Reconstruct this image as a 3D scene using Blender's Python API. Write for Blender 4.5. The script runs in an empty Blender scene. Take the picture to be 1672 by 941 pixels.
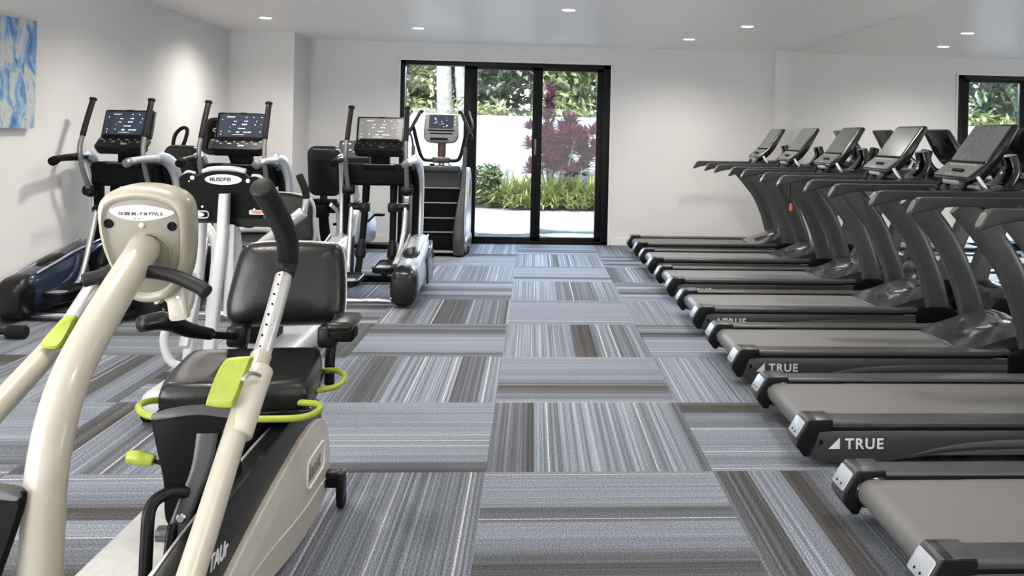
import bpy, bmesh, math, random
from mathutils import Vector, Matrix, Quaternion
PI = math.pi
R = math.radians
random.seed(7)
scene = bpy.context.scene
COL = scene.collection

# ------------------------------------------------------------------ camera
F_PX, CX, CY, YAW, ROLL, CAM_H = 1445.0, 973.0, 221.0, 0.0695, 0.0215, 1.4755
cd = bpy.data.cameras.new('camera')
cam = bpy.data.objects.new('camera', cd)
COL.objects.link(cam)
fwd = Vector((math.sin(YAW), math.cos(YAW), 0))
right0 = Vector((math.cos(YAW), -math.sin(YAW), 0))
up0 = Vector((0, 0, 1))
right = right0 * math.cos(ROLL) + up0 * math.sin(ROLL)
up = up0 * math.cos(ROLL) - right0 * math.sin(ROLL)
m = Matrix((right, up, -fwd)).transposed().to_4x4()
m.translation = Vector((0, 0, CAM_H))
cam.matrix_world = m
cd.sensor_width = 36.0
cd.sensor_fit = 'HORIZONTAL'
cd.lens = F_PX / 1672.0 * 36.0
cd.shift_x = (836.0 - CX) / 1672.0
cd.shift_y = (CY - 470.5) / 1672.0
cd.clip_start = 0.05
cd.clip_end = 300
scene.camera = cam

# ------------------------------------------------------------------ light
scene.view_settings.view_transform = 'Standard'
scene.view_settings.look = 'None'
scene.view_settings.gamma = 1.0
scene.view_settings.use_curve_mapping = False
scene.view_settings.exposure = 0.42

w = bpy.data.worlds.new('world')
scene.world = w
w.use_nodes = True
nt = w.node_tree
bg = nt.nodes['Background']
sky = nt.nodes.new('ShaderNodeTexSky')
sky.sky_type = 'NISHITA'
sky.sun_disc = False
sky.sun_elevation = R(52)
sky.sun_rotation = R(200)
nt.links.new(sky.outputs[0], bg.inputs[0])
bg.inputs[1].default_value = 0.62

def light(kind, name, loc, energy, color=(1, 1, 1), target=None, **kw):
    ld = bpy.data.lights.new(name, kind)
    ld.energy = energy
    ld.color = color
    for k, v in kw.items():
        setattr(ld, k, v)
    o = bpy.data.objects.new(name, ld)
    COL.objects.link(o)
    o.location = loc
    if target is not None:
        d = Vector(target) - Vector(loc)
        o.rotation_euler = d.to_track_quat('-Z', 'Y').to_euler()
    return o

light('SUN', 'sun', (0, 0, 20), 5.5, (1.0, 0.96, 0.88), target=(3.5, 9.5, 6), angle=R(0.6))
# unseen fill lamp added behind the camera, tilted up towards the ceiling
light('AREA', 'rear_fill', (-0.2, -2.9, 1.3), 80, (1.0, 0.985, 0.96), target=(-0.2, 3, 2.9),
      shape='RECTANGLE', size=6.6, size_y=2.0)
# second added fill lamp, by the windowless near stretch of the left wall
light('AREA', 'left_fill', (-4.15, 1.6, 1.2), 300, (0.98, 0.99, 1.0), target=(0.5, 4.5, 2.6),
      shape='RECTANGLE', size=6.0, size_y=1.9)
# added blue lamp, hidden above the door view, boosting sky light on the floor
light('AREA', 'garden_fill', (-0.2, 16.4, 4.3), 900, (0.62, 0.79, 1.0), target=(-0.3, 8.5, 0.6),
      shape='RECTANGLE', size=5.5, size_y=2.4, spread=R(140))

# ------------------------------------------------------------------ materials
MATS = {}
def mat(name, color, rough=0.5, metal=0.0, var=0.06, scale=30.0, bump=0.0, coat=0.0, spec=0.5, emit=None, estr=0.0, sheen=0.0):
    if name in MATS:
        return MATS[name]
    ma = bpy.data.materials.new(name)
    ma.use_nodes = True
    t = ma.node_tree
    b = t.nodes['Principled BSDF']
    tc = t.nodes.new('ShaderNodeTexCoord')
    nz = t.nodes.new('ShaderNodeTexNoise')
    nz.inputs['Scale'].default_value = scale
    nz.inputs['Detail'].default_value = 3.0
    t.links.new(tc.outputs['Object'], nz.inputs['Vector'])
    rp = t.nodes.new('ShaderNodeValToRGB')
    lo = [max(0.0, c * (1 - var)) for c in color]
    hi = [min(1.0, c * (1 + var)) for c in color]
    rp.color_ramp.elements[0].position = 0.3
    rp.color_ramp.elements[1].position = 0.7
    rp.color_ramp.elements[0].color = (*lo, 1)
    rp.color_ramp.elements[1].color = (*hi, 1)
    t.links.new(nz.outputs['Fac'], rp.inputs['Fac'])
    t.links.new(rp.outputs['Color'], b.inputs['Base Color'])
    b.inputs['Roughness'].default_value = rough
    b.inputs['Metallic'].default_value = metal
    b.inputs['Coat Weight'].default_value = coat
    b.inputs['Coat Roughness'].default_value = 0.12
    b.inputs['Specular IOR Level'].default_value = spec
    b.inputs['Sheen Weight'].default_value = sheen
    if emit:
        b.inputs['Emission Color'].default_value = (*emit, 1)
        b.inputs['Emission Strength'].default_value = estr
    if bump:
        bp = t.nodes.new('ShaderNodeBump')
        bp.inputs['Strength'].default_value = bump
        bp.inputs['Distance'].default_value = 0.004
        t.links.new(nz.outputs['Fac'], bp.inputs['Height'])
        t.links.new(bp.outputs['Normal'], b.inputs['Normal'])
    MATS[name] = ma
    return ma

def M(n): return MATS[n]
mat('wall_paint', (0.75, 0.74, 0.725), 0.85, var=0.012, scale=3, bump=0.02)
mat('ceiling_paint', (0.97, 0.93, 0.89), 0.40, var=0.01, scale=3)
mat('base_paint', (0.80, 0.79, 0.77), 0.5, var=0.01)
mat('door_black', (0.004, 0.004, 0.0045), 0.42, var=0.1, spec=0.2)
mat('black_plastic', (0.007, 0.007, 0.0075), 0.34, var=0.15, spec=0.18)
mat('matte_black', (0.005, 0.005, 0.005), 0.6, var=0.15, spec=0.08)
mat('gloss_black', (0.005, 0.005, 0.006), 0.16, var=0.1, coat=0.25, spec=0.4)
mat('rubber', (0.008, 0.008, 0.008), 0.7, spec=0.2, var=0.2, scale=80, bump=0.1)
mat('foam_grip', (0.012, 0.0115, 0.011), 0.5, spec=0.22, var=0.2, scale=60, bump=0.08)
mat('vinyl', (0.006, 0.0056, 0.0052), 0.30, spec=0.38, var=0.12, scale=120, bump=0.12)
mat('vinyl_grey', (0.30, 0.29, 0.28), 0.4, var=0.08, scale=120, bump=0.1)
mat('belt', (0.125, 0.122, 0.118), 0.52, var=0.07, scale=160, bump=0.06)
mat('rail_grey', (0.060, 0.061, 0.062), 0.34, metal=0.25, var=0.08)
mat('panel_grey', (0.045, 0.046, 0.048), 0.36, metal=0.2, var=0.08)
mat('accent_grey', (0.115, 0.115, 0.118), 0.3, metal=0.35, var=0.06)
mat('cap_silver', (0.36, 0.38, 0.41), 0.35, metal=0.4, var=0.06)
mat('upright_grey', (0.075, 0.076, 0.078), 0.34, metal=0.3, var=0.1)
mat('hood_grey', (0.085, 0.085, 0.09), 0.2, metal=0.6, var=0.08, coat=0.5)
mat('handrail_grey', (0.020, 0.020, 0.021), 0.48, var=0.12)
mat('hood_inlay_grey', (0.17, 0.17, 0.18), 0.14, metal=0.7, var=0.05, coat=0.5)
mat('console_grey', (0.10, 0.101, 0.105), 0.34, metal=0.2, var=0.06)
mat('screen_grey', (0.085, 0.088, 0.092), 0.22, var=0.04, coat=0.5)
mat('screen_dark', (0.012, 0.014, 0.02), 0.14, var=0.1, emit=(0.09, 0.11, 0.16), estr=0.28)
mat('screen_bright', (0.18, 0.175, 0.165), 0.2, var=0.1, coat=0.6, emit=(0.5, 0.49, 0.46), estr=0.12)
mat('readout_white', (0.8, 0.82, 0.85), 0.4, emit=(0.85, 0.9, 1.0), estr=0.7)
mat('white_print', (0.66, 0.66, 0.66), 0.5, var=0.02)
mat('dark_print', (0.04, 0.04, 0.045), 0.6)
mat('red_print', (0.55, 0.12, 0.07), 0.6)
mat('chrome', (0.72, 0.72, 0.73), 0.18, metal=1.0, var=0.03)
mat('silver_tube', (0.66, 0.66, 0.66), 0.28, metal=0.75, var=0.04)
mat('silver_paint', (0.60, 0.63, 0.68), 0.26, metal=0.55, var=0.03, coat=0.3)
mat('blue_gloss', (0.030, 0.045, 0.085), 0.12, metal=0.3, var=0.06, coat=0.6)
mat('beige', (0.355, 0.33, 0.275), 0.34, var=0.03, scale=14, coat=0.25)
mat('console_beige', (0.285, 0.262, 0.21), 0.36, var=0.03, scale=14, coat=0.2)
mat('beige_dark', (0.165, 0.15, 0.12), 0.45, var=0.04, scale=14)
mat('beige_light', (0.435, 0.41, 0.355), 0.36, var=0.03, scale=14)
mat('white_metal', (0.44, 0.45, 0.455), 0.35, var=0.03, coat=0.15)
mat('sticker', (0.50, 0.52, 0.47), 0.5, var=0.03)
mat('sticker_green', (0.34, 0.52, 0.22), 0.5)
mat('lime', (0.27, 0.32, 0.03), 0.42, var=0.07, scale=40)
mat('aluminium', (0.58, 0.58, 0.57), 0.38, metal=0.7, var=0.06)
mat('brown_red', (0.085, 0.038, 0.035), 0.4)
mat('red_clip', (0.75, 0.10, 0.06), 0.4)
mat('mast_grey', (0.22, 0.215, 0.21), 0.3, metal=0.5, var=0.05)
mat('garden_white', (0.86, 0.87, 0.88), 0.9, var=0.03, scale=6, bump=0.15)
mat('paving', (0.31, 0.30, 0.285), 0.9, var=0.22, scale=3, bump=0.1)
mat('slab', (0.25, 0.24, 0.225), 0.85, var=0.16, scale=9, bump=0.2)
mat('bark', (0.31, 0.29, 0.26), 0.9, var=0.22, scale=9, bump=0.6)
mat('soil', (0.10, 0.075, 0.05), 0.95, var=0.3)
mat('lamp_glow', (0.9, 0.9, 0.88), 0.5, emit=(1.0, 0.97, 0.92), estr=9.0)
mat('lamp_trim', (0.85, 0.85, 0.85), 0.5)
mat('canvas_edge', (0.62, 0.62, 0.60), 0.8)

def leaf_mat(name, c1, c2, trans=0.25):
    ma = bpy.data.materials.new(name)
    ma.use_nodes = True
    t = ma.node_tree
    b = t.nodes['Principled BSDF']
    b.inputs['Roughness'].default_value = 0.42
    geo = t.nodes.new('ShaderNodeNewGeometry')
    rp = t.nodes.new('ShaderNodeValToRGB')
    rp.color_ramp.elements[0].color = (*c1, 1)
    rp.color_ramp.elements[1].color = (*c2, 1)
    t.links.new(geo.outputs['Random Per Island'], rp.inputs['Fac'])
    t.links.new(rp.outputs['Color'], b.inputs['Base Color'])
    tr = t.nodes.new('ShaderNodeBsdfTranslucent')
    t.links.new(rp.outputs['Color'], tr.inputs['Color'])
    mx = t.nodes.new('ShaderNodeMixShader')
    mx.inputs[0].default_value = trans
    out = t.nodes['Material Output']
    t.links.new(b.outputs[0], mx.inputs[1])
    t.links.new(tr.outputs[0], mx.inputs[2])
    t.links.new(mx.outputs[0], out.inputs[0])
    MATS[name] = ma
leaf_mat('leaf_pale', (0.112, 0.154, 0.049), (0.434, 0.462, 0.238), 0.3)
leaf_mat('leaf_dark', (0.055, 0.095, 0.062), (0.238, 0.294, 0.168), 0.25)
leaf_mat('leaf_lime', (0.154, 0.21, 0.042), (0.462, 0.476, 0.21), 0.3)
leaf_mat('leaf_lily', (0.112, 0.168, 0.035), (0.42, 0.434, 0.154), 0.3)
leaf_mat('leaf_shrub', (0.042, 0.077, 0.028), (0.266, 0.308, 0.126), 0.25)
leaf_mat('leaf_red', (0.035, 0.003, 0.014), (0.17, 0.012, 0.05), 0.12)

def glass_mat():
    ma = bpy.data.materials.new('pane_glass')
    ma.use_nodes = True
    t = ma.node_tree
    t.nodes.remove(t.nodes['Principled BSDF'])
    tr = t.nodes.new('ShaderNodeBsdfTransparent')
    tr.inputs[0].default_value = (0.97, 0.985, 0.985, 1)
    gl = t.nodes.new('ShaderNodeBsdfGlossy')
    gl.inputs['Roughness'].default_value = 0.02
    fr = t.nodes.new('ShaderNodeFresnel')
    fr.inputs[0].default_value = 1.4
    mx = t.nodes.new('ShaderNodeMixShader')
    t.links.new(fr.outputs[0], mx.inputs[0])
    t.links.new(tr.outputs[0], mx.inputs[1])
    t.links.new(gl.outputs[0], mx.inputs[2])
    t.links.new(mx.outputs[0], t.nodes['Material Output'].inputs[0])
    MATS['pane_glass'] = ma
glass_mat()
mm = mat('mirror', (0.93, 0.94, 0.935), 0.015, metal=1.0, var=0.005, scale=1)

# carpet: 1 m tiles, quarter-turned, striped
TILE_X0, TILE_Y0 = -0.18, 3.87
def carpet_mat():
    ma = bpy.data.materials.new('striped_carpet')
    ma.use_nodes = True
    t = ma.node_tree
    N, L = t.nodes, t.links
    b = N['Principled BSDF']
    b.inputs['Roughness'].default_value = 0.95
    b.inputs['Specular IOR Level'].default_value = 0.12
    def mth(op, a, c=None):
        n = N.new('ShaderNodeMath')
        n.operation = op
        for i, v in enumerate((a, c)):
            if v is None: continue
            if isinstance(v, (int, float)): n.inputs[i].default_value = v
            else: L.new(v, n.inputs[i])
        return n.outputs[0]
    tc = N.new('ShaderNodeTexCoord')
    sp = N.new('ShaderNodeSeparateXYZ')
    L.new(tc.outputs['Object'], sp.inputs[0])
    u = mth('SUBTRACT', sp.outputs[0], TILE_X0)
    v = mth('SUBTRACT', sp.outputs[1], TILE_Y0)
    iu, iv = mth('FLOOR', u), mth('FLOOR', v)
    fu, fv = mth('SUBTRACT', u, iu), mth('SUBTRACT', v, iv)
    par = mth('FLOORED_MODULO', mth('ADD', iu, iv), 2.0)
    # s across the stripes, l along them
    def pick(a, c):
        n = N.new('ShaderNodeMix')
        n.data_type = 'FLOAT'
        L.new(par, n.inputs['Factor']); L.new(a, n.inputs['A']); L.new(c, n.inputs['B'])
        return n.outputs['Result']
    s, l = pick(fu, fv), pick(fv, fu)
    cell = N.new('ShaderNodeCombineXYZ')
    L.new(iu, cell.inputs[0]); L.new(iv, cell.inputs[1])
    wn = N.new('ShaderNodeTexWhiteNoise')
    wn.noise_dimensions = '2D'
    L.new(cell.outputs[0], wn.inputs['Vector'])
    seed = mth('MULTIPLY', wn.outputs['Value'], 171.3)
    def noise1(scale, off, detail=0.0, rough=0.5, stretch=0.0):
        cb = N.new('ShaderNodeCombineXYZ')
        L.new(mth('ADD', mth('MULTIPLY', s, scale), mth('ADD', seed, off)), cb.inputs[0])
        if stretch:
            L.new(mth('MULTIPLY', l, stretch), cb.inputs[1])
        L.new(mth('MULTIPLY', seed, 0.37), cb.inputs[2])
        n = N.new('ShaderNodeTexNoise')
        n.inputs['Scale'].default_value = 1.0
        n.inputs['Detail'].default_value = detail
        n.inputs['Roughness'].default_value = rough
        L.new(cb.outputs[0], n.inputs['Vector'])
        return n.outputs['Fac']
    def ramp(fac, stops):
        r = N.new('ShaderNodeValToRGB')
        e = r.color_ramp.elements
        while len(e) < len(stops): e.new(0.5)
        for i, (p, c) in enumerate(stops):
            e[i].position = p
            e[i].color = (*c, 1)
        L.new(fac, r.inputs['Fac'])
        return r.outputs['Color']
    vo = N.new('ShaderNodeTexVoronoi')
    vo.voronoi_dimensions = '1D'
    vo.inputs['Scale'].default_value = 1.0
    L.new(mth('ADD', mth('MULTIPLY', s, 7.0), seed), vo.inputs['W'])
    sc_ = N.new('ShaderNodeSeparateColor')
    L.new(vo.outputs['Color'], sc_.inputs[0])
    tone = mth('ADD', mth('MULTIPLY', sc_.outputs[0], 0.55), mth('MULTIPLY', noise1(5.0, 0.0, 0.6), 0.62))
    K = 0.48
    def g(*c): return tuple(x * K for x in c)
    bands = ramp(tone, [(0.26, g(0.125, 0.116, 0.110)), (0.36, g(0.160, 0.162, 0.170)), (0.44, g(0.24, 0.262, 0.30)),
                        (0.56, g(0.325, 0.358, 0.425)), (0.78, g(0.385, 0.42, 0.49))])
    fine = ramp(noise1(95.0, 31.0, 1.0, 0.6, 0.25), [(0.34, (0.62, 0.62, 0.62)), (0.50, (0.93, 0.93, 0.93)), (0.58, (1.12, 1.12, 1.12)), (0.67, (1.55, 1.55, 1.55))])
    lines = None
    for k in range(3):
        h = N.new('ShaderNodeTexWhiteNoise')
        h.noise_dimensions = '1D'
        L.new(mth('ADD', seed, 13.7 * (k + 1)), h.inputs['W'])
        d = mth('ABSOLUTE', mth('SUBTRACT', s, mth('ADD', mth('MULTIPLY', h.outputs['Value'], 1.25), -0.05)))
        ln = mth('LESS_THAN', d, 0.0042 if k else 0.0028)
        lines = ln if lines is None else mth('MAXIMUM', lines, ln)
    def mix(kind, f, a, c):
        n = N.new('ShaderNodeMix')
        n.data_type = 'RGBA'
        n.blend_type = kind
        if isinstance(f, float): n.inputs['Factor'].default_value = f
        else: L.new(f, n.inputs['Factor'])
        L.new(a, n.inputs['A'])
        if isinstance(c, tuple): n.inputs['B'].default_value = (*c, 1)
        else: L.new(c, n.inputs['B'])
        return n.outputs['Result']
    col = mix('MULTIPLY', mth('SUBTRACT', 1.0, mth('MULTIPLY', par, 0.5)), bands, fine)
    col = mix('MIX', lines, col, (0.40, 0.40, 0.39))
    # loop pile speckle
    pn = N.new('ShaderNodeTexNoise')
    pn.inputs['Scale'].default_value = 170.0
    pn.inputs['Detail'].default_value = 2.0
    L.new(tc.outputs['Object'], pn.inputs['Vector'])
    spk = ramp(pn.outputs['Fac'], [(0.36, (0.36, 0.36, 0.36)), (0.64, (1.62, 1.62, 1.62))])
    col = mix('MULTIPLY', 0.75, col, spk)
    L.new(col, b.inputs['Base Color'])
    bp = N.new('ShaderNodeBump')
    bp.inputs['Strength'].default_value = 0.35
    bp.inputs['Distance'].default_value = 0.004
    L.new(pn.outputs['Fac'], bp.inputs['Height'])
    L.new(bp.outputs['Normal'], b.inputs['Normal'])
    MATS['striped_carpet'] = ma
carpet_mat()

def painting_mat():
    ma = bpy.data.materials.new('abstract_blue_paint')
    ma.use_nodes = True
    t = ma.node_tree
    N, L = t.nodes, t.links
    b = N['Principled BSDF']
    b.inputs['Roughness'].default_value = 0.7
    tc = N.new('ShaderNodeTexCoord')
    def noise(sx, sy, sz, off, detail, dist=0.0):
        mp = N.new('ShaderNodeMapping')
        mp.inputs['Scale'].default_value = (sx, sy, sz)
        mp.inputs['Location'].default_value = (off, off * 0.7, off * 1.3)
        L.new(tc.outputs['Object'], mp.inputs[0])
        n = N.new('ShaderNodeTexNoise')
        n.inputs['Scale'].default_value = 1.0
        n.inputs['Detail'].default_value = detail
        n.inputs['Roughness'].default_value = 0.65
        n.inputs['Distortion'].default_value = dist
        L.new(mp.outputs[0], n.inputs['Vector'])
        return n.outputs['Fac']
    def ramp(f, stops):
        r = N.new('ShaderNodeValToRGB')
        e = r.color_ramp.elements
        while len(e) < len(stops): e.new(0.5)
        for i, (p, c) in enumerate(stops):
            e[i].position = p; e[i].color = (*c, 1)
        L.new(f, r.inputs['Fac'])
        return r.outputs['Color']
    base = ramp(noise(9, 9, 3.6, 1.0, 9, 0.6), [(0.34, (0.05, 0.13, 0.33)), (0.43, (0.13, 0.27, 0.50)), (0.48, (0.26, 0.41, 0.57)),
                                               (0.53, (0.47, 0.53, 0.54)), (0.60, (0.58, 0.57, 0.52)), (0.68, (0.30, 0.42, 0.42))])
    dark = ramp(noise(10, 10, 1.1, 9.0, 8, 0.9), [(0.57, (0, 0, 0)), (0.66, (1, 1, 1))])
    mx = N.new('ShaderNodeMix')
    mx.data_type = 'RGBA'
    L.new(dark, mx.inputs['Factor'])
    L.new(base, mx.inputs['A'])
    mx.inputs['B'].default_value = (0.045, 0.10, 0.24, 1)
    sp = ramp(noise(26, 26, 22, 4.0, 4), [(0.66, (0, 0, 0)), (0.70, (1, 1, 1))])
    m2 = N.new('ShaderNodeMix')
    m2.data_type = 'RGBA'
    L.new(sp, m2.inputs['Factor'])
    L.new(mx.outputs['Result'], m2.inputs['A'])
    m2.inputs['B'].default_value = (0.10, 0.28, 0.40, 1)
    L.new(m2.outputs['Result'], b.inputs['Base Color'])
    MATS['abstract_blue_paint'] = ma
painting_mat()

def block_wall_mat():
    ma = bpy.data.materials.new('white_block_wall')
    ma.use_nodes = True
    t = ma.node_tree
    b = t.nodes['Principled BSDF']
    b.inputs['Roughness'].default_value = 0.9
    tc = t.nodes.new('ShaderNodeTexCoord')
    mp = t.nodes.new('ShaderNodeMapping')
    mp.inputs['Rotation'].default_value = (R(90), 0, 0)
    br = t.nodes.new('ShaderNodeTexBrick')
    br.inputs['Scale'].default_value = 2.5
    br.inputs['Color1'].default_value = (0.45, 0.46, 0.475, 1)
    br.inputs['Color2'].default_value = (0.42, 0.432, 0.45, 1)
    br.inputs['Mortar'].default_value = (0.34, 0.352, 0.37, 1)
    br.inputs['Mortar Size'].default_value = 0.012
    t.links.new(tc.outputs['Object'], mp.inputs[0])
    t.links.new(mp.outputs[0], br.inputs['Vector'])
    t.links.new(br.outputs['Color'], b.inputs['Base Color'])
    MATS['white_block_wall'] = ma
block_wall_mat()

# ------------------------------------------------------------------ mesh helpers
def V(*a): return Vector(a)

def catmull(pts, sub, closed=False):
    pts = [Vector(p) for p in pts]
    if sub <= 1 or len(pts) < 3: return pts
    n = len(pts)
    out = []
    segs = n if closed else n - 1
    for i in range(segs):
        if closed:
            p0, p1, p2, p3 = pts[(i - 1) % n], pts[i], pts[(i + 1) % n], pts[(i + 2) % n]
        else:
            p1, p2 = pts[i], pts[i + 1]
            p0 = pts[i - 1] if i > 0 else p1 * 2 - p2
            p3 = pts[i + 2] if i + 2 < n else p2 * 2 - p1
        for k in range(sub):
            t = k / sub
            out.append(0.5 * ((2 * p1) + (p2 - p0) * t + (2 * p0 - 5 * p1 + 4 * p2 - p3) * t * t + (3 * p1 - p0 - 3 * p2 + p3) * t ** 3))
    if not closed: out.append(pts[-1])
    return out

def interp(vals, n):
    if not isinstance(vals, (list, tuple)): return [vals] * n
    k = len(vals) - 1
    if k == 0: return [vals[0]] * n
    out = []
    for i in range(n):
        x = i / (n - 1) * k
        j = min(int(x), k - 1)
        f = x - j
        a, b = vals[j], vals[j + 1]
        if isinstance(a, (tuple, list)):
            out.append(tuple(p + (q - p) * f for p, q in zip(a, b)))
        else:
            out.append(a + (b - a) * f)
    return out

def rr(wd, ht, r, n=6):
    """rounded rectangle outline, centred"""
    r = min(r, wd / 2 - 1e-4, ht / 2 - 1e-4)
    out = []
    for (sx, sy, a0) in ((1, 1, 0), (-1, 1, 90), (-1, -1, 180), (1, -1, 270)):
        for k in range(n + 1):
            a = R(a0 + 90 * k / n)
            out.append((sx * (wd / 2 - r) + r * math.cos(a), sy * (ht / 2 - r) + r * math.sin(a)))
    return out

def ellipse(a, b, n=28):
    return [(a * math.cos(2 * PI * k / n), b * math.sin(2 * PI * k / n)) for k in range(n)]

def spline2(pts, sub=5):
    return [(p.x, p.y) for p in catmull([(x, y, 0) for x, y in pts], sub, True)]

class Frame:
    """local plane: o origin, u right, v up, n outwards"""
    def __init__(s, o, u=(1, 0, 0), v=(0, 0, 1)):
        s.o = Vector(o); s.u = Vector(u).normalized(); s.v = Vector(v).normalized(); s.n = s.u.cross(s.v)
    def p(s, a, b, c=0.0): return s.o + s.u * a + s.v * b + s.n * c

def tilt_frame(o, pitch=0.0, yaw=0.0):
    """faces -Y at pitch 0; positive pitch leans the top away (+Y)"""
    q = Matrix.Rotation(yaw, 3, 'Z') @ Matrix.Rotation(-pitch, 3, 'X')
    return Frame(o, q @ V(1, 0, 0), q @ V(0, 0, 1))

class MB:
    def __init__(s): s.bm = bmesh.new()
    def add(s, bm2):
        me = bpy.data.meshes.new('tmp')
        bmesh.ops.recalc_face_normals(bm2, faces=bm2.faces)
        bm2.to_mesh(me); bm2.free()
        s.bm.from_mesh(me)
        bpy.data.meshes.remove(me)
        return s
    def _bevel(s, b, bev, seg, ang=30):
        if bev <= 0: return
        b.normal_update()
        es = [e for e in b.edges if len(e.link_faces) == 2 and e.calc_face_angle(0) > R(ang)]
        bmesh.ops.bevel(b, geom=es, offset=bev, segments=seg, profile=0.5, affect='EDGES', clamp_overlap=True)
    def box(s, c, size, bev=0.0, seg=2, rot=None):
        b = bmesh.new()
        bmesh.ops.create_cube(b, size=1.0)
        bmesh.ops.scale(b, vec=Vector(size), verts=b.verts)
        s._bevel(b, bev, seg)
        if rot is not None:
            bmesh.ops.rotate(b, cent=(0, 0, 0), matrix=rot, verts=b.verts)
        bmesh.ops.translate(b, vec=Vector(c), verts=b.verts)
        return s.add(b)
    def prism(s, prof, axis, a, c, bev=0.0, seg=2, ang=30):
        b = bmesh.new()
        def pt(p, t):
            if axis == 'x': return (t, p[0], p[1])
            if axis == 'y': return (p[0], t, p[1])
            return (p[0], p[1], t)
        v0 = [b.verts.new(pt(p, a)) for p in prof]
        v1 = [b.verts.new(pt(p, c)) for p in prof]
        n = len(prof)
        b.faces.new(v0); b.faces.new(v1[::-1])
        for i in range(n):
            b.faces.new((v0[i], v0[(i + 1) % n], v1[(i + 1) % n], v1[i]))
        bmesh.ops.recalc_face_normals(b, faces=b.faces)
        s._bevel(b, bev, seg, ang)
        return s.add(b)
    def rings(s, rings, cap=True, closed=False):
        b = bmesh.new()
        vs = [[b.verts.new(p) for p in r] for r in rings]
        n = len(rings[0])
        m_ = len(rings)
        for i in range(m_ if closed else m_ - 1):
            A, B = vs[i], vs[(i + 1) % m_]
            for k in range(n):
                b.faces.new((A[k], A[(k + 1) % n], B[(k + 1) % n], B[k]))
        if cap and not closed:
            b.faces.new(vs[0][::-1]); b.faces.new(vs[-1])
        return s.add(b)
    def tube(s, pts, r, n=14, sub=1, cap=True, closed=False):
        P = catmull(pts, sub, closed)
        k = len(P)
        rad = interp(r, k)
        T = []
        for i in range(k):
            if closed: d = P[(i + 1) % k] - P[i - 1]
            else: d = P[min(i + 1, k - 1)] - P[max(i - 1, 0)]
            T.append(d.normalized())
        ref = V(0, 0, 1) if abs(T[0].z) < 0.9 else V(1, 0, 0)
        N0 = (ref - T[0] * ref.dot(T[0])).normalized()
        rings = []
        for i in range(k):
            if i: N0 = (T[i - 1].rotation_difference(T[i]) @ N0)
            N0 = (N0 - T[i] * N0.dot(T[i])).normalized()
            B = T[i].cross(N0)
            rings.append([P[i] + (N0 * math.cos(2 * PI * j / n) + B * math.sin(2 * PI * j / n)) * rad[i] for j in range(n)])
        if closed:
            return s.rings(rings, closed=True)
        if cap:   # rounded ends
            for end in (0, -1):
                t = T[end] * (-1 if end == 0 else 1)
                rr_ = rad[end]
                c = P[end]
                extra = []
                for f, sc in ((0.12, 0.92), (0.2, 0.75)):
                    base = rings[0] if end == 0 else rings[-1]
                    extra.append([c + (p - c) * sc + t * rr_ * f for p in (base if True else base)])
                if end == 0:
                    e0 = [[c + (p - c) * sc + t * rr_ * f for p in rings[0]] for f, sc in ((0.2, 0.75), (0.12, 0.92))]
                    first = e0
                else:
                    last = [[c + (p - c) * sc + t * rr_ * f for p in rings[-1]] for f, sc in ((0.12, 0.92), (0.2, 0.75))]
            rings = first + rings + last
        return s.rings(rings)
    def sweep(s, pts, side, dims, n=20, e=4.0, sub=1):
        """in-plane path; dims = half sizes (along side, along normal)"""
        P = catmull(pts, sub)
        k = len(P)
        D = interp(dims, k)
        side = Vector(side).normalized()
        rings = []
        for i in range(k):
            t = (P[min(i + 1, k - 1)] - P[max(i - 1, 0)]).normalized()
            nn = side.cross(t).normalized()
            ring = []
            for j in range(n):
                a = 2 * PI * j / n
                c_, s_ = math.cos(a), math.sin(a)
                x = math.copysign(abs(c_) ** (2 / e), c_) * D[i][0]
                y = math.copysign(abs(s_) ** (2 / e), s_) * D[i][1]
                ring.append(P[i] + side * x + nn * y)
            rings.append(ring)
        return s.rings(rings)
    def pillow(s, outline, layers, fr):
        rings = []
        for sc, dpt in layers:
            sx, sy = sc if isinstance(sc, tuple) else (sc, sc)
            rings.append([fr.p(x * sx, y * sy, dpt) for x, y in outline])
        return s.rings(rings)
    def plate(s, outline, fr, t0, t1, bev=0.0, seg=2):
        ins = 1 - bev * 2 / max(1e-6, max(abs(x) for x, y in outline) * 2) if bev else 1
        if bev:
            return s.pillow(outline, [(ins, t0), (1, t0 + bev * (1 if t1 > t0 else -1)), (1, t1 - bev * (1 if t1 > t0 else -1)), (ins, t1)], fr)
        return s.pillow(outline, [(1, t0), (1, t1)], fr)
    def ell(s, c, r, u=20, v=12, rot=None):
        b = bmesh.new()
        bmesh.ops.create_uvsphere(b, u_segments=u, v_segments=v, radius=1.0)
        bmesh.ops.scale(b, vec=Vector(r), verts=b.verts)
        if rot is not None: bmesh.ops.rotate(b, cent=(0, 0, 0), matrix=rot, verts=b.verts)
        bmesh.ops.translate(b, vec=Vector(c), verts=b.verts)
        return s.add(b)
    def cyl(s, a, c, r, n=24, bev=0.0):
        a, c = Vector(a), Vector(c)
        d = (c - a)
        t = d.normalized()
        ref = V(0, 0, 1) if abs(t.z) < 0.9 else V(1, 0, 0)
        x = (ref - t * ref.dot(t)).normalized()
        y = t.cross(x)
        def ring(p, q): return [p + (x * math.cos(2 * PI * j / n) + y * math.sin(2 * PI * j / n)) * q for j in range(n)]
        if bev:
            return s.rings([ring(a, r - bev), ring(a + t * bev, r), ring(c - t * bev, r), ring(c, r - bev)])
        return s.rings([ring(a, r), ring(c, r)])
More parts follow.
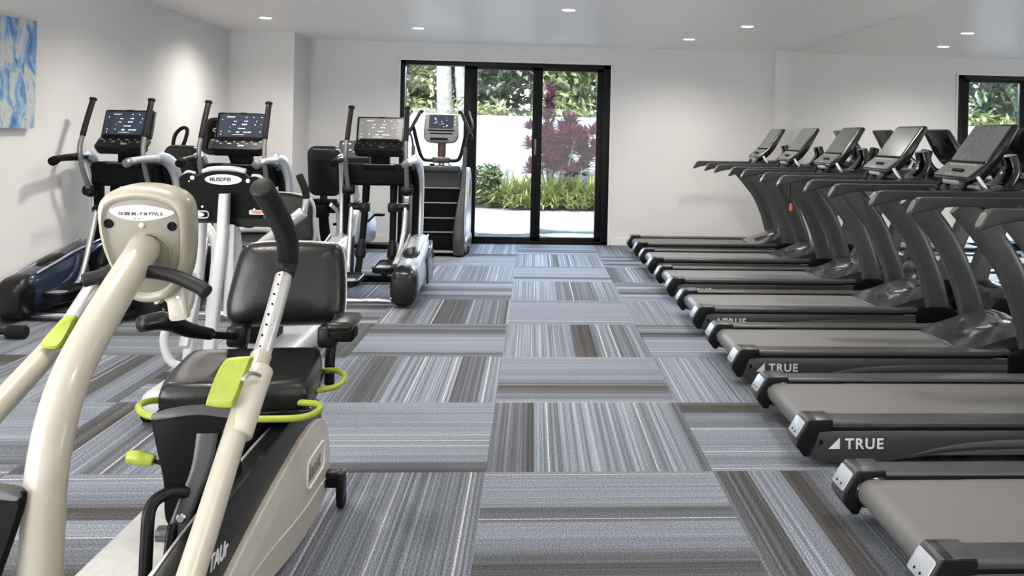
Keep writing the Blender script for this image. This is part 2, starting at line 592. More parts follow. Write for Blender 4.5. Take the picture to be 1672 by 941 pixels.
    def text(s, body, fr, size, depth=0.0015, bold=0.0, shear=0.0, align='LEFT', space=1.0):
        cu = bpy.data.curves.new('t', 'FONT')
        cu.body = body
        cu.size = size
        cu.extrude = depth
        cu.offset = bold * size
        cu.shear = shear
        cu.align_x = align
        cu.space_character = space
        o = bpy.data.objects.new('t', cu)
        COL.objects.link(o)
        dg = bpy.context.evaluated_depsgraph_get()
        me = bpy.data.meshes.new_from_object(o.evaluated_get(dg))
        b = bmesh.new()
        b.from_mesh(me)
        for v in b.verts:
            v.co = fr.p(v.co.x, v.co.y, v.co.z + depth)
        bpy.data.meshes.remove(me)
        bpy.data.objects.remove(o)
        bpy.data.curves.remove(cu)
        return s.add(b)
    def build(s, name, material, parent=None, org=None, angle=38, smooth=True):
        me = bpy.data.meshes.new(name)
        if org is not None:
            bmesh.ops.translate(s.bm, vec=-Vector(org), verts=s.bm.verts)
        s.bm.to_mesh(me)
        s.bm.free()
        if smooth and len(me.polygons):
            me.shade_smooth()
            me.set_sharp_from_angle(angle=R(angle))
        mats = material if isinstance(material, (list, tuple)) else [material]
        for q in mats: me.materials.append(MATS[q])
        o = bpy.data.objects.new(name, me)
        COL.objects.link(o)
        if parent is not None: o.parent = parent
        return o

def pydata(name, verts, faces, material, parent=None, smooth=False):
    me = bpy.data.meshes.new(name)
    me.from_pydata(verts, [], faces)
    me.materials.append(MATS[material])
    if smooth: me.shade_smooth()
    o = bpy.data.objects.new(name, me)
    COL.objects.link(o)
    if parent is not None: o.parent = parent
    return o

def tag(o, label=None, cat=None, group=None, kind=None):
    if label: o['label'] = label
    if cat: o['category'] = cat
    if group: o['group'] = group
    if kind: o['kind'] = kind
    return o

def thing(name, label, cat, loc=(0, 0, 0), rz=0.0, group=None):
    o = bpy.data.objects.new(name, None)
    o.empty_display_size = 0.1
    COL.objects.link(o)
    o.location = loc
    o.rotation_euler = (0, 0, rz)
    return tag(o, label, cat, group)

def copy_tree(o, parent=None):
    c = o.copy()
    COL.objects.link(c)
    c.parent = parent
    for ch in list(o.children):
        copy_tree(ch, c)
    return c

# ------------------------------------------------------------------ the room
BACK, CEIL, MIRX, REAR = 11.87, 2.66, 3.42, -3.2
WL = [(-4.25, REAR), (-4.25, 5.0), (-4.21, 5.6), (-4.12, 6.2), (-4.0, 6.8), (-3.89, 7.3), (-3.79, 7.8), (-3.725, 8.3), (-3.70, 8.8), (-3.70, 9.4), (-3.715, 10.2), (-3.74, 11.1)]       # left wall line, gently bowed
def structure(o, label=None):
    o['kind'] = 'structure'
    if label: o['label'] = label
    return o

structure(MB().box((-0.4, 4.3, -0.06), (9.0, 15.4, 0.12)).build('floor', 'striped_carpet', smooth=False), 'grey and blue striped carpet tiles laid in a checkerboard')
structure(MB().box((-0.4, 4.3, CEIL + 0.06), (9.0, 15.4, 0.12)).build('ceiling', 'ceiling_paint', smooth=False), 'flat white ceiling with recessed downlights')
DXL, DXR, DTOP = -1.78, 1.01, 2.42
b = MB()
b.box(((-4.6 + DXL) / 2, BACK + 0.1, CEIL / 2), (DXL + 4.6, 0.2, CEIL))
b.box(((DXR + 3.9) / 2, BACK + 0.1, CEIL / 2), (3.9 - DXR, 0.2, CEIL))
b.box(((DXL + DXR) / 2, BACK + 0.1, (DTOP + CEIL) / 2), (DXR - DXL, 0.2, CEIL - DTOP))
structure(b.build('wall_back', 'wall_paint', smooth=False))
b = MB()
b.prism(WL + [(x - 0.2, y) for x, y in WL[::-1]], 'z', 0, CEIL)
structure(b.build('wall_left', 'wall_paint', angle=30))
# corner pier left
structure(MB().box((-3.45, 11.49, CEIL / 2), (0.98, 0.78, CEIL)).build('wall_left_pier', 'wall_paint', smooth=False))
structure(MB().box(((3.21 + 3.5) / 2, 11.78, CEIL / 2), (3.5 - 3.21, 0.2, CEIL)).build('wall_right_pier', 'wall_paint', smooth=False))
structure(MB().box((MIRX + 0.13, 4.3, CEIL / 2), (0.2, 15.1, CEIL)).build('wall_right', 'wall_paint', smooth=False))
structure(MB().box((-0.4, REAR - 0.1, CEIL / 2), (9.0, 0.2, CEIL)).build('wall_rear', 'wall_paint', smooth=False))
o = MB().box((MIRX + 0.012, 5.15, CEIL / 2), (0.024, 13.05, CEIL - 0.004)).build('wall_mirror', 'mirror', smooth=False)
tag(o, 'full-height mirror covering the right wall behind the treadmill consoles', 'mirror')
# baseboards
def base(name, x0, y0, x1, y1, t=0.014, h=0.10):
    d = V(x1 - x0, y1 - y0, 0)
    n = V(-d.y, d.x, 0).normalized()
    b = MB()
    b.prism([(x0, y0), (x1, y1), (x1 + n.x * t, y1 + n.y * t), (x0 + n.x * t, y0 + n.y * t)], 'z', 0.0, h, bev=0.003, seg=1)
    return structure(b.build(name, 'base_paint', smooth=False))
base('baseboard_back', 3.21, BACK, DXR + 0.05, BACK)
base('baseboard_back_left', DXL - 0.02, BACK, -2.96, BACK)
base('baseboard_pier', -2.96, 11.1, -3.72, 11.1)
base('baseboard_pier_side', -2.96, BACK - 0.02, -2.96, 11.1)
b = MB()
b.prism([(x + 0.014, y) for x, y in WL] + [(x, y) for x, y in WL[::-1]], 'z', 0, 0.10)
structure(b.build('baseboard_left', 'base_paint', angle=30))
# thin white reveal bead round the door opening
b = MB()
b.box((DXR + 0.012, BACK - 0.008, DTOP / 2), (0.024, 0.02, DTOP + 0.024))
b.box((DXL - 0.012, BACK - 0.008, DTOP / 2), (0.024, 0.02, DTOP + 0.024))
b.box(((DXL + DXR) / 2, BACK - 0.008, DTOP + 0.012), (DXR - DXL + 0.048, 0.02, 0.024))
structure(b.build('trim_1', 'base_paint', smooth=False))

# ------------------------------------------------------------------ glass door
fy = BACK + 0.07
b = MB()
b.box((DXL + 0.03, fy, DTOP / 2), (0.06, 0.16, DTOP), 0.004)
b.box((DXR - 0.05, fy, DTOP / 2), (0.10, 0.16, DTOP), 0.004)
b.box(((DXL + DXR) / 2, fy, DTOP - 0.03), (DXR - DXL, 0.16, 0.06), 0.004)
b.box(((DXL + DXR) / 2, fy, 0.02), (DXR - DXL, 0.16, 0.045), 0.004)
door = structure(b.build('door_1', 'door_black'), 'black framed three panel sliding glass door to the garden')
def sash(name, x0, x1, yy, gl0, gl1, ztop):
    b = MB()
    b.box(((x0 + gl0) / 2, yy, DTOP / 2), (gl0 - x0, 0.05, DTOP - 0.06), 0.004)
    b.box(((gl1 + x1) / 2, yy, DTOP / 2), (x1 - gl1, 0.05, DTOP - 0.06), 0.004)
    b.box(((x0 + x1) / 2, yy, (ztop + DTOP) / 2), (x1 - x0, 0.05, DTOP - ztop), 0.004)
    b.box(((x0 + x1) / 2, yy, 0.05), (x1 - x0, 0.05, 0.085), 0.004)
    p = b.build(name, 'door_black', door)
    MB().box(((gl0 + gl1) / 2, yy, (ztop + 0.09) / 2), (gl1 - gl0 + 0.01, 0.008, ztop - 0.085)).build('pane', 'pane_glass', p, smooth=False)
    return p
s1 = sash('door_panel', DXL + 0.02, -0.83, fy + 0.04, -1.72, -0.94, 2.36)
s2 = sash('door_panel', -0.945, 0.04, fy - 0.015, -0.77, -0.03, 2.325)
s3 = sash('door_panel', 0.03, DXR - 0.04, fy - 0.015, 0.10, 0.83, 2.325)
b = MB(); b.box((0.015, fy - 0.05, 1.30), (0.03, 0.03, 0.22), 0.008); b.build('door_handle', 'mast_grey', s2)
b = MB(); b.tube([(-0.775, fy - 0.04, 1.0), (-0.755, fy - 0.075, 0.985), (-0.755, fy - 0.075, 0.9), (-0.775, fy - 0.04, 0.885)], 0.007, 10, 4)
b.build('door_pull', 'black_plastic', s2)
b = MB(); b.box((DXR - 0.02, fy - 0.085, 1.34), (0.02, 0.012, 0.10), 0.003); b.build('door_lock', 'black_plastic', door)

# ------------------------------------------------------------------ downlights
DL = [(-2.90, 9.71), (-1.35, 10.26), (1.84, 10.58), (2.22, 9.21), (-2.6, 7.3), (-2.7, 4.9), (-1.35, 6.6), (2.2, 6.6), (1.84, 3.4), (-1.35, 3.0), (0.3, 8.4), (0.3, 5.2), (2.2, 0.8), (-2.9, 1.2), (0.3, 1.4)]
DLL = {0: 'round recessed ceiling light leftmost in the photo, above the middle elliptical', 1: 'round recessed ceiling light just left of the glass door',
       2: 'round recessed ceiling light right of the glass door, nearer the back wall', 3: 'round recessed ceiling light right of the glass door, nearer the camera'}
for i, (x, y) in enumerate(DL):
    t = thing('recessed_downlight', DLL.get(i, 'round recessed ceiling light out of frame above the gym floor'), 'ceiling light', (x, y, CEIL), 0, 'recessed ceiling lights')
    b = MB()
    rings = []
    for r_, z_ in ((0.062, 0.0), (0.064, -0.004), (0.083, -0.006), (0.088, -0.001), (0.088, 0.0)):
        rings.append([V(r_ * math.cos(2 * PI * k / 36), r_ * math.sin(2 * PI * k / 36), z_) for k in range(36)])
    b.rings(rings, cap=False).build('trim_ring', 'lamp_trim', t)
    MB().cyl((0, 0, -0.0005), (0, 0, -0.0035), 0.063, 36).build('lens', 'lamp_glow', t)
    lamp = light('SPOT', 'downlight_lamp', (0, 0, -0.02), 155 if y > 4.5 else 105, (1.0, 0.94, 0.86), target=(0, 0, -2), spot_size=R(156), spot_blend=1.0, shadow_soft_size=0.11)
    lamp.parent = t

# ------------------------------------------------------------------ painting
pa, pb = V(-4.085, 6.32, 0), V(-3.912, 7.15, 0)
wl = (pb - pa).normalized()
pn = V(wl.y, -wl.x, 0)
pf = Frame(pb - wl * 0.55 + pn * 0.012 + V(0, 0, 1.85), wl, (0, 0, 1))
t = thing('abstract_painting', 'unframed blue and white abstract canvas hanging on the left wall', 'painting', pf.o, 0)
b = MB(); b.plate(rr(1.1, 0.83, 0.004, 2), Frame(V(0, 0, 0), wl), 0.0, 0.04); b.build('stretcher', 'canvas_edge', t)
b = MB(); b.plate(rr(1.1, 0.83, 0.004, 2), Frame(V(0, 0, 0), wl), 0.0405, 0.042); b.build('canvas', 'abstract_blue_paint', t)

# ------------------------------------------------------------------ treadmills
def make_treadmill(label, group):
    t = thing('treadmill', label, 'treadmill', (0, 0, 0), 0, group)
    # chassis under the deck
    b = MB()
    b.box((1.05, 0, 0.10), (1.86, 0.66, 0.10), 0.01)
    b.box((1.05, -0.34, 0.09), (1.80, 0.06, 0.09), 0.01)
    b.box((1.05, 0.34, 0.09), (1.80, 0.06, 0.09), 0.01)
    for y in (-0.33, 0.33):
        b.cyl((0.32, y, 0.0), (0.32, y, 0.06), 0.03, 16)
        b.cyl((1.95, y - 0.02, 0.035), (1.95, y + 0.02, 0.035), 0.035, 20)
    b.build('frame', 'matte_black', t)
    # running belt wrapped round its rear roller
    prof = []
    for k in range(13):
        a = R(90 + 180 * k / 12)
        prof.append((0.105 + 0.052 * math.cos(a), 0.138 + 0.052 * math.sin(a)))
    prof = prof + [(1.62, 0.086), (1.62, 0.19)]
    MB().prism(prof, 'y', -0.285, 0.285).build('belt', 'belt', t, angle=30)
    for s in (-1, 1):
        # foot rail
        b = MB()
        yc = s * 0.347
        b.sweep([(0.14, yc, 0.197), (0.9, yc, 0.197), (1.55, yc, 0.197), (1.72, yc, 0.205)], (0, 1, 0), [(0.062, 0.016), (0.062, 0.016), (0.062, 0.016), (0.058, 0.016)], 24, 7)
        rail = b.build('foot_rail', 'rail_grey', t)
        b = MB(); b.box((0.86, s * 0.402, 0.176), (1.5, 0.012, 0.016), 0.002); b.build('groove', 'matte_black', rail)
        b = MB(); b.box((0.92, s * 0.283, 0.192), (1.38, 0.012, 0.014), 0.002); b.build('belt_guard', 'matte_black', rail)
        b = MB(); b.prism([(0.155, 0.178), (0.40, 0.178), (0.46, 0.19), (0.46, 0.2), (0.155, 0.2)], 'y', s * 0.285 - 0.012, s * 0.285 + 0.012, 0.002); b.build('guard_step', 'matte_black', rail)
        # side skirt
        top = [(0.10, 0.168), (1.95, 0.168)]
        bot = [(1.99, 0.15), (2.02, 0.10), (1.98, 0.058), (1.2, 0.056), (0.62, 0.054), (0.48, 0.038), (0.36, 0.022), (0.28, 0.018), (0.20, 0.024), (0.10, 0.045), (0.055, 0.060)]
        b = MB()
        b.prism([(p[0], p[1]) for p in [(0.10, 0.168)] + [(1.95, 0.168)] + bot], 'y', s * 0.372, s * 0.406, 0.004, 2)
        skirt = b.build('side_skirt', 'panel_grey', t)
        b = MB(); b.box((1.02, s * 0.400, 0.1685), (1.82, 0.012, 0.004), 0.001, 1); b.build('skirt_highlight', 'cap_silver', skirt)  # silver strip paints the light caught along the skirt's top edge
        # swept accent along the skirt
        lo = [(0.52, 0.056), (0.66, 0.079), (0.84, 0.093), (1.2, 0.099), (1.9, 0.099)]
        hi = [(1.9, 0.132), (1.2, 0.131), (0.95, 0.126), (0.78, 0.112), (0.64, 0.088)]
        b = MB()
        b.prism(lo + hi, 'y', s * 0.405, s * 0.411, 0.0025, 2)
        b.prism([(0.60, 0.0585), (1.92, 0.0585), (1.92, 0.088), (1.1, 0.086), (0.85, 0.08), (0.70, 0.07)], 'y', s * 0.404, s * 0.409, 0.002, 2)
        b.build('accent', 'accent_grey', skirt)
        # rear end cap
        cap = [(0.0, 0.105), (0.004, 0.135), (0.052, 0.216), (0.062, 0.2205), (0.165, 0.2205), (0.165, 0.17), (0.105, 0.165), (0.060, 0.055), (0.035, 0.055)]
        b = MB()
        b.prism(cap, 'y', s * 0.280, s * 0.418, 0.006, 3, 40)
        ec = b.build('end_cap', 'black_plastic', t)
        b = MB()
        b.prism([(-0.003, 0.108), (0.0005, 0.137), (0.047, 0.217), (0.054, 0.2195), (0.165, 0.2225), (0.165, 0.216), (0.060, 0.213), (0.01, 0.13), (0.008, 0.108)], 'y', s * 0.287, s * 0.414, 0.002, 2, 40)
        b.build('cap_cover', 'rail_grey', ec)
        b = MB()
        fr = Frame(V(-0.0015, s * 0.350, 0.137), V(0, -1, 0), V(0.05, 0, 0.084))
        b.plate([(x, y + 0.042) for x, y in rr(0.122, 0.078, 0.008)], fr, 0.0, 0.004, 0.0015)
        pl = b.build('lit_bevel', 'cap_silver', ec)  # silver colour paints the light caught by the dark cap's rear facet
        b = MB(); b.cyl(fr.p(0.02, 0.02, 0.003), fr.p(0.02, 0.02, 0.0055), 0.005, 12); b.cyl(fr.p(-0.02, 0.02, 0.003), fr.p(-0.02, 0.02, 0.0055), 0.005, 12); b.build('screw', 'matte_black', pl)
        # roller shroud curling round the belt end
        b = MB()
        b.tube([(0.21, s * 0.285, 0.184), (0.12, s * 0.285, 0.184), (0.068, s * 0.285, 0.165), (0.055, s * 0.285, 0.125), (0.085, s * 0.285, 0.092)], 0.013, 10, 4)
        b.build('roller_guard', 'gloss_black', t)
        # upright
        path = [(1.89, s * 0.375, 0.13), (1.865, s * 0.375, 0.30), (1.80, s * 0.375, 0.52), (1.69, s * 0.375, 0.76), (1.555, s * 0.372, 0.94), (1.40, s * 0.368, 1.105)]
        b = MB()
        b.sweep(path, (0, 1, 0), [(0.034, 0.096), (0.034, 0.090), (0.034, 0.085), (0.034, 0.084), (0.034, 0.088), (0.032, 0.082)], 28, 3.2, 5)
        b.build('upright', 'upright_grey', t)
        b = MB()
        b.prism([(1.70, 0.06), (2.06, 0.06), (2.10, 0.12), (2.04, 0.19), (1.93, 0.235), (1.82, 0.235), (1.70, 0.19)], 'y', s * 0.33, s * 0.416, 0.012, 3)
        b.build('upright_foot', 'matte_black', t)
        # handrail
        y = s * 0.375
        prof = [(0.832, 1.086), (0.85, 1.083), (0.91, 1.103), (1.02, 1.124), (1.16, 1.130), (1.32, 1.124), (1.48, 1.095), (1.62, 1.06), (1.74, 1.06), (1.83, 1.10), (1.86, 1.15), (1.84, 1.185), (1.60, 1.182), (1.2, 1.178), (0.95, 1.178), (0.895, 1.174), (0.875, 1.16)]
        b = MB()
        b.prism(spline2(prof, 3), 'y', y - 0.032, y + 0.032, 0.018, 4, 50)
        hr = b.build('handrail', 'handrail_grey', t)
        b = MB()
        fr = Frame(V(0.851, y, 1.126), V(0, -1, 0), V(0.042, 0, 0.078))
        b.plate(rr(0.050, 0.078, 0.02), fr, -0.006, 0.004, 0.002)
        b.build('end_plug', 'mast_grey', hr)
        # heart rate grip
        b = MB()
        b.tube([(1.62, s * 0.25, 1.185), (1.585, s * 0.235, 1.245), (1.575, s * 0.23, 1.265)], 0.019, 14, 3)
        b.build('heart_rate_grip', 'chrome', t)
    # lettering and triangle mark on the near skirt
    skirts = [c for c in t.children if c.name.startswith('side_skirt')]
    b = MB()
    fr = Frame(V(0.225, -0.4065, 0.0885), V(1, 0, 0), V(0, 0, 1))
    b.text('TRUE', fr, 0.066, 0.0008, bold=0.022, space=1.18)
    b.build('lettering', 'white_print', skirts[0], smooth=False)
    b = MB()
    b.prism([(0.150, 0.088), (0.200, 0.088), (0.200, 0.138)], 'y', -0.4085, -0.4055)
    b.build('triangle_mark', 'white_print', skirts[0], smooth=False)
    b = MB(); b.box((0.115, -0.4068, 0.118), (0.014, 0.003, 0.02), 0.001); b.build('skirt_latch', 'matte_black', skirts[0])
    # motor hood, a domed shell between the uprights
    nx, ny = 16, 14
    xs = [1.45, 1.452, 1.50, 1.56, 1.63, 1.70, 1.77, 1.84, 1.90, 1.96, 2.01, 2.05, 2.08, 2.10]
    zs = [0.185, 0.199, 0.212, 0.236, 0.270, 0.305, 0.336, 0.355, 0.358, 0.342, 0.305, 0.25, 0.18, 0.09]
    ringsv = []
    for x, z in zip(xs, zs):
        row = []
        for j in range(ny + 1):
            q = -1 + 2 * j / ny
            fall = 0.35 * abs(q) ** 3 * max(0, z - 0.195) + 0.05 * max(0, z - 0.2) * math.cos(q * 5)
            row.append(V(x + 0.02 * (1 - q * q) * (1 if x > 1.5 else 0), q * (0.335 if x < 1.9 else 0.335 - (x - 1.9) * 0.5), z - fall))
        row += [V(x, row[-1].y, 0.08), V(x, row[0].y, 0.08)]
        ringsv.append(row)
    b = MB(); b.rings(ringsv)
    hood = b.build('motor_hood', 'hood_grey', t, angle=50)
    b = MB()
    b.pillow(spline2([(0.05, 0.0), (0.14, 0.10), (0.30, 0.16), (0.36, 0.06), (0.36, -0.06), (0.30, -0.16), (0.14, -0.10)], 4), [(1, -0.02), (0.97, 0.006), (0.9, 0.010)],
             Frame(V(1.50, 0, 0.222), V(0.92, 0, 0.39), V(0, 1, 0)))
    b.build('hood_inlay', 'hood_inlay_grey', hood)
    b = MB(); b.box((1.455, 0, 0.200), (0.022, 0.56, 0.006), 0.002); b.build('hood_edge', 'chrome', hood)
    # dashboard bridging the handrails
    b = MB()
    dash = [(1.50, 1.15), (1.56, 1.175), (1.66, 1.195), (1.78, 1.20), (1.86, 1.17), (1.88, 1.12), (1.80, 1.07), (1.66, 1.05), (1.55, 1.08)]
    b.prism(spline2(dash, 4), 'y', -0.36, 0.36, 0.02, 3, 50)
    d = b.build('dashboard', 'black_plastic', t)
    for s in (-1, 1):
        b = MB(); b.cyl((1.70, s * 0.20, 1.185), (1.70, s * 0.20, 1.215), 0.052, 24, 0.008); b.build('cup_holder', 'console_grey', d)
    b = MB()
    b.tube([(1.50, -0.16, 1.165), (1.53, -0.17, 1.215), (1.60, -0.13, 1.24), (1.64, -0.02, 1.245), (1.60, 0.10, 1.24), (1.53, 0.17, 1.215), (1.50, 0.16, 1.165)], 0.016, 10, 4)
    b.build('crossbar_grip', 'foam_grip', d)
    b = MB(); b.cyl((1.60, 0.0, 1.19), (1.60, 0.0, 1.222), 0.022, 18, 0.004); b.build('stop_button', 'red_clip', d)
    # mast and round yoke behind the console
    b = MB()
    b.sweep([(1.74, 0, 1.14), (1.86, 0, 1.20), (1.92, 0, 1.30), (1.90, 0, 1.40)], (0, 1, 0), [(0.11, 0.05), (0.10, 0.05), (0.085, 0.045), (0.07, 0.04)], 20, 3, 5)
    b.build('mast', 'gloss_black', t)
    # console: keypad shelf and screen
    scr = Frame(V(1.70, 0, 1.475), V(0, -1, 0), V(0.58, 0, 0.82))       # faces the runner (-X)
    kp = Frame(V(1.575, 0, 1.302), V(0, -1, 0), V(0.80, 0, 0.60))
    b = MB()
    side = [(1.515, 1.225), (1.51, 1.255), (1.622, 1.345), (1.80, 1.598), (1.822, 1.604), (1.846, 1.588), (1.72, 1.36), (1.66, 1.285), (1.60, 1.235)]
    b.prism(side, 'y', -0.245, 0.245, 0.012, 3, 25)
    con = b.build('console', 'gloss_black', t)
    b = MB()
    fr = Frame(V(1.711, 0, 1.4715), V(0, -1, 0), V(1.80 - 1.622, 0, 1.598 - 1.345))
    b.plate(rr(0.46, 0.285, 0.012), fr, -0.002, 0.006, 0.002)
    b.build('screen', 'screen_grey', con)
    b = MB()
    fr2 = Frame(V(1.566, 0, 1.300), V(0, -1, 0), V(0.112, 0, 0.09))
    b.plate(rr(0.475, 0.135, 0.012), fr2, -0.002, 0.007, 0.002)
    kpad = b.build('keypad', 'console_grey', con)
    b = MB()
    for k in range(9):
        b.plate(rr(0.022, 0.006, 0.002, 2), Frame(fr2.p(-0.16 + 0.04 * k, 0.047, 0.0), fr2.u, fr2.v), 0.005, 0.0085)
    for k in range(3):
        b.plate(rr(0.014, 0.006, 0.002, 2), Frame(fr2.p(-0.08 + 0.03 * k, -0.05, 0.0), fr2.u, fr2.v), 0.005, 0.0085)
    b.build('keypad_buttons', 'white_print', kpad, smooth=False)
    b = MB(); b.plate(rr(0.15, 0.020, 0.008), Frame(fr2.p(0.03, -0.012, 0), fr2.u, fr2.v), 0.004, 0.018, 0.004); b.build('tablet_ledge', 'matte_black', kpad)
    b = MB(); b.plate(rr(0.46, 0.012, 0.004), Frame(V(1.628, 0, 1.352), V(0, -1, 0), V(0.112, 0, 0.12)), -0.002, 0.010, 0.002); b.build('console_seam', 'matte_black', con)
    b = MB(); b.box((1.575, 0.0, 1.222), (0.13, 0.22, 0.03), 0.008); b.build('reading_rack', 'cap_silver', con)
    return t

TM_LABELS = ['black treadmill farthest down the row, closest to the back wall',
             'black treadmill second from the back wall in the right-hand row',
             'black treadmill third from the back wall, a red safety clip hanging under its handrail',
             'black treadmill fourth from the back wall, its TRUE lettering half hidden by the next deck',
             'black treadmill third nearest the camera, its smaller TRUE lettering fully in view',
             'black treadmill second nearest the camera, with the largest TRUE lettering',
             'black treadmill nearest the camera, only its rear corner and belt in view']
treadmills = []
tm0 = make_treadmill(TM_LABELS[0], 'treadmills in a row along the mirror')
for k in range(7):
    o = tm0 if k == 0 else copy_tree(tm0)
    o.location = (1.2, 10.80 - 1.30 * k, 0)
    o['label'] = TM_LABELS[k]
    treadmills.append(o)
clip = MB()
clip.tube([(1.12, -0.34, 1.12), (1.12, -0.345, 0.98), (1.125, -0.35, 0.90)], 0.0035, 8, 3)
cl = clip.build('safety_cord', 'matte_black', treadmills[2])
b = MB(); b.prism([(1.118, 0.90), (1.128, 0.90), (1.140, 0.855), (1.134, 0.83), (1.112, 0.83), (1.108, 0.855)], 'y', -0.360, -0.346, 0.004); b.build('safety_clip', 'red_clip', cl)

# ------------------------------------------------------------------ ellipticals with swinging poles
def make_elliptical(label, group, bright):
    t = thing('elliptical_trainer', label, 'elliptical', (0, 0, 0), 0, group)
    for s in (-1, 1):
        X = s * 0.36
        def sec(y, hw, zb, zt, e=3.2, n=24):
            zc, hz = (zb + zt) / 2, (zt - zb) / 2
            out = []
            for j in range(n):
                a = 2 * PI * j / n
                c_, s_ = math.cos(a), math.sin(a)
                out.append(V(X + math.copysign(abs(c_) ** (2 / e), c_) * hw, y, zc + math.copysign(abs(s_) ** (2 / e), s_) * hz))
            return out
        b = MB()
        b.rings([sec(0.13, 0.098, 0.05, 0.33), sec(0.16, 0.108, 0.045, 0.345), sec(0.3, 0.106, 0.05, 0.375), sec(0.5, 0.102, 0.06, 0.425), sec(0.75, 0.108, 0.06, 0.49),
                 sec(0.92, 0.106, 0.06, 0.52), sec(1.02, 0.098, 0.055, 0.49), sec(1.15, 0.088, 0.045, 0.32), sec(1.27, 0.07, 0.035, 0.14), sec(1.30, 0.05, 0.04, 0.10)])
        fair = b.build('fairing', 'silver_paint' if bright else 'blue_gloss', t)
        # dished vent on the slope
        b = MB(); b.ell((X, 0.44, 0.405), (0.075, 0.14, 0.030), rot=Matrix.Rotation(R(13), 3, 'X')); b.build('step_recess', 'black_plastic', fair)
        b = MB()
        b.tube([(X - s * 0.085, 0.18, 0.345), (X - s * 0.088, 0.4, 0.405), (X - s * 0.08, 0.6, 0.455), (X - s * 0.085, 0.9, 0.515)], 0.009, 8, 4)
        b.tube([(X + s * 0.085, 0.18, 0.345), (X + s * 0.088, 0.4, 0.405), (X + s * 0.08, 0.6, 0.455), (X + s * 0.085, 0.9, 0.515)], 0.009, 8, 4)
        b.build('fairing_edge', 'silver_paint', fair)
        b = MB(); b.prism([(0.62, 0.33), (0.95, 0.46), (1.12, 0.30), (1.05, 0.08), (0.75, 0.08)], 'x', X + s * 0.095, X + s * 0.118, 0.008); b.build('outer_panel', 'blue_gloss', fair)
        b = MB(); b.prism([(0.72, 0.40), (0.98, 0.49), (0.98, 0.10), (0.80, 0.10)], 'x', X - s * 0.096, X - s * 0.113, 0.008); b.build('inner_panel', 'matte_black', fair)
        # rear cap
        b = MB()
        b.rings([sec(-0.03, 0.060, 0.06, 0.24), sec(-0.02, 0.092, 0.035, 0.285), sec(0.01, 0.108, 0.02, 0.315), sec(0.06, 0.112, 0.018, 0.335), sec(0.13, 0.110, 0.02, 0.345), sec(0.145, 0.10, 0.03, 0.335)])
        b.build('rear_cap', 'vinyl', t)
        # uprights and the arch that turns back into the fixed handle
        path = [(X, 0.97, 0.42), (X + s * 0.004, 0.975, 0.80), (X + s * 0.002, 0.955, 1.02), (X - s * 0.012, 0.89, 1.16), (X - s * 0.03, 0.78, 1.215), (X - s * 0.035, 0.70, 1.215)]
        b = MB(); b.sweep(path, (1, 0, 0), [(0.024, 0.058), (0.024, 0.052), (0.027, 0.055), (0.034, 0.058), (0.036, 0.046), (0.033, 0.036)], 24, 3, 6)
        b.build('upright', 'silver_paint', t)
        b = MB(); b.sweep([(p[0] - s * 0.046, p[1] - 0.026, p[2] - 0.02) for p in path[:4]], (1, 0, 0), [(0.030, 0.052), (0.030, 0.048), (0.030, 0.052), (0.028, 0.05)], 20, 3, 6)
        b.build('upright_liner', 'matte_black', t)
        hb = MB(); hb.tube([(X - s * 0.035, 0.76, 1.213), (X - s * 0.04, 0.62, 1.21), (X - s * 0.05, 0.46, 1.205), (X - s * 0.055, 0.38, 1.19)], [0.036, 0.031, 0.026, 0.034], 14, 5)
        fh = hb.build('fixed_handle', 'black_plastic' if s < 0 else 'silver_paint', t)
        b = MB(); b.tube([(X - s * 0.055, 0.39, 1.192), (X - s * 0.057, 0.35, 1.18)], 0.035, 14); b.build('handle_end', 'matte_black' if s < 0 else 'mast_grey', fh)
        # moving handle
        hx = s * 0.262
        b = MB(); b.cyl((hx - s * 0.05, 0.76, 0.935), (hx + s * 0.055, 0.76, 0.935), 0.045, 24, 0.008); b.ell((hx, 0.755, 0.925), (0.055, 0.05, 0.045)); b.build('pivot_hub', 'black_plastic', t)
        b = MB(); b.tube([(hx, 0.755, 0.93), (hx + s * 0.004, 0.70, 1.02), (hx + s * 0.006, 0.635, 1.17), (hx + s * 0.006, 0.62, 1.30), (hx, 0.645, 1.40)], [0.024, 0.020, 0.0185, 0.0185, 0.0185], 14, 6)
        mh = b.build('moving_handle', 'mast_grey', t)
        b = MB(); b.tube([(hx, 0.64, 1.385), (hx - s * 0.004, 0.69, 1.53), (hx - s * 0.010, 0.745, 1.675)], 0.0225, 14, 4); gp = b.build('hand_grip', 'foam_grip', mh)
        b = MB(); b.cyl((hx - s * 0.010, 0.745, 1.672), (hx - s * 0.011, 0.751, 1.695), 0.030, 18, 0.006); b.build('grip_cap', 'black_plastic', gp)
        # swing pole, link and pedal
        dz = 0.05 * s
        b = MB(); b.tube([(s * 0.125, 0.87, 1.0), (s * 0.13, 0.83, 0.70), (s * 0.14, 0.76, 0.40 + dz * 0.5)], [0.036, 0.031, 0.029], 14, 5)
        pole = b.build('swing_pole', 'matte_black', t)
        b = MB(); b.tube([(s * 0.137, 0.775, 0.47), (s * 0.142, 0.745, 0.35), (s * 0.143, 0.74, 0.32)], [0.034, 0.048, 0.042], 16, 3); b.build('pole_boot', 'black_plastic', pole)
        b = MB(); b.tube([(s * 0.09, 0.83, 0.77), (s * 0.27, 0.82, 0.775)], 0.033, 14); b.box((s * 0.128, 0.83, 0.77), (0.085, 0.085, 0.09), 0.012); b.build('link_joint', 'black_plastic', pole)
        b = MB(); b.tube([(s * 0.245, 0.81, 0.775), (s * 0.24, 0.74, 0.55), (s * 0.225, 0.62, 0.33 + dz), (s * 0.20, 0.50, 0.24 + dz)], [0.020, 0.022, 0.022, 0.018], 14, 5)
        b.build('drive_link', 'silver_tube', t)
        pz = 0.235 + dz
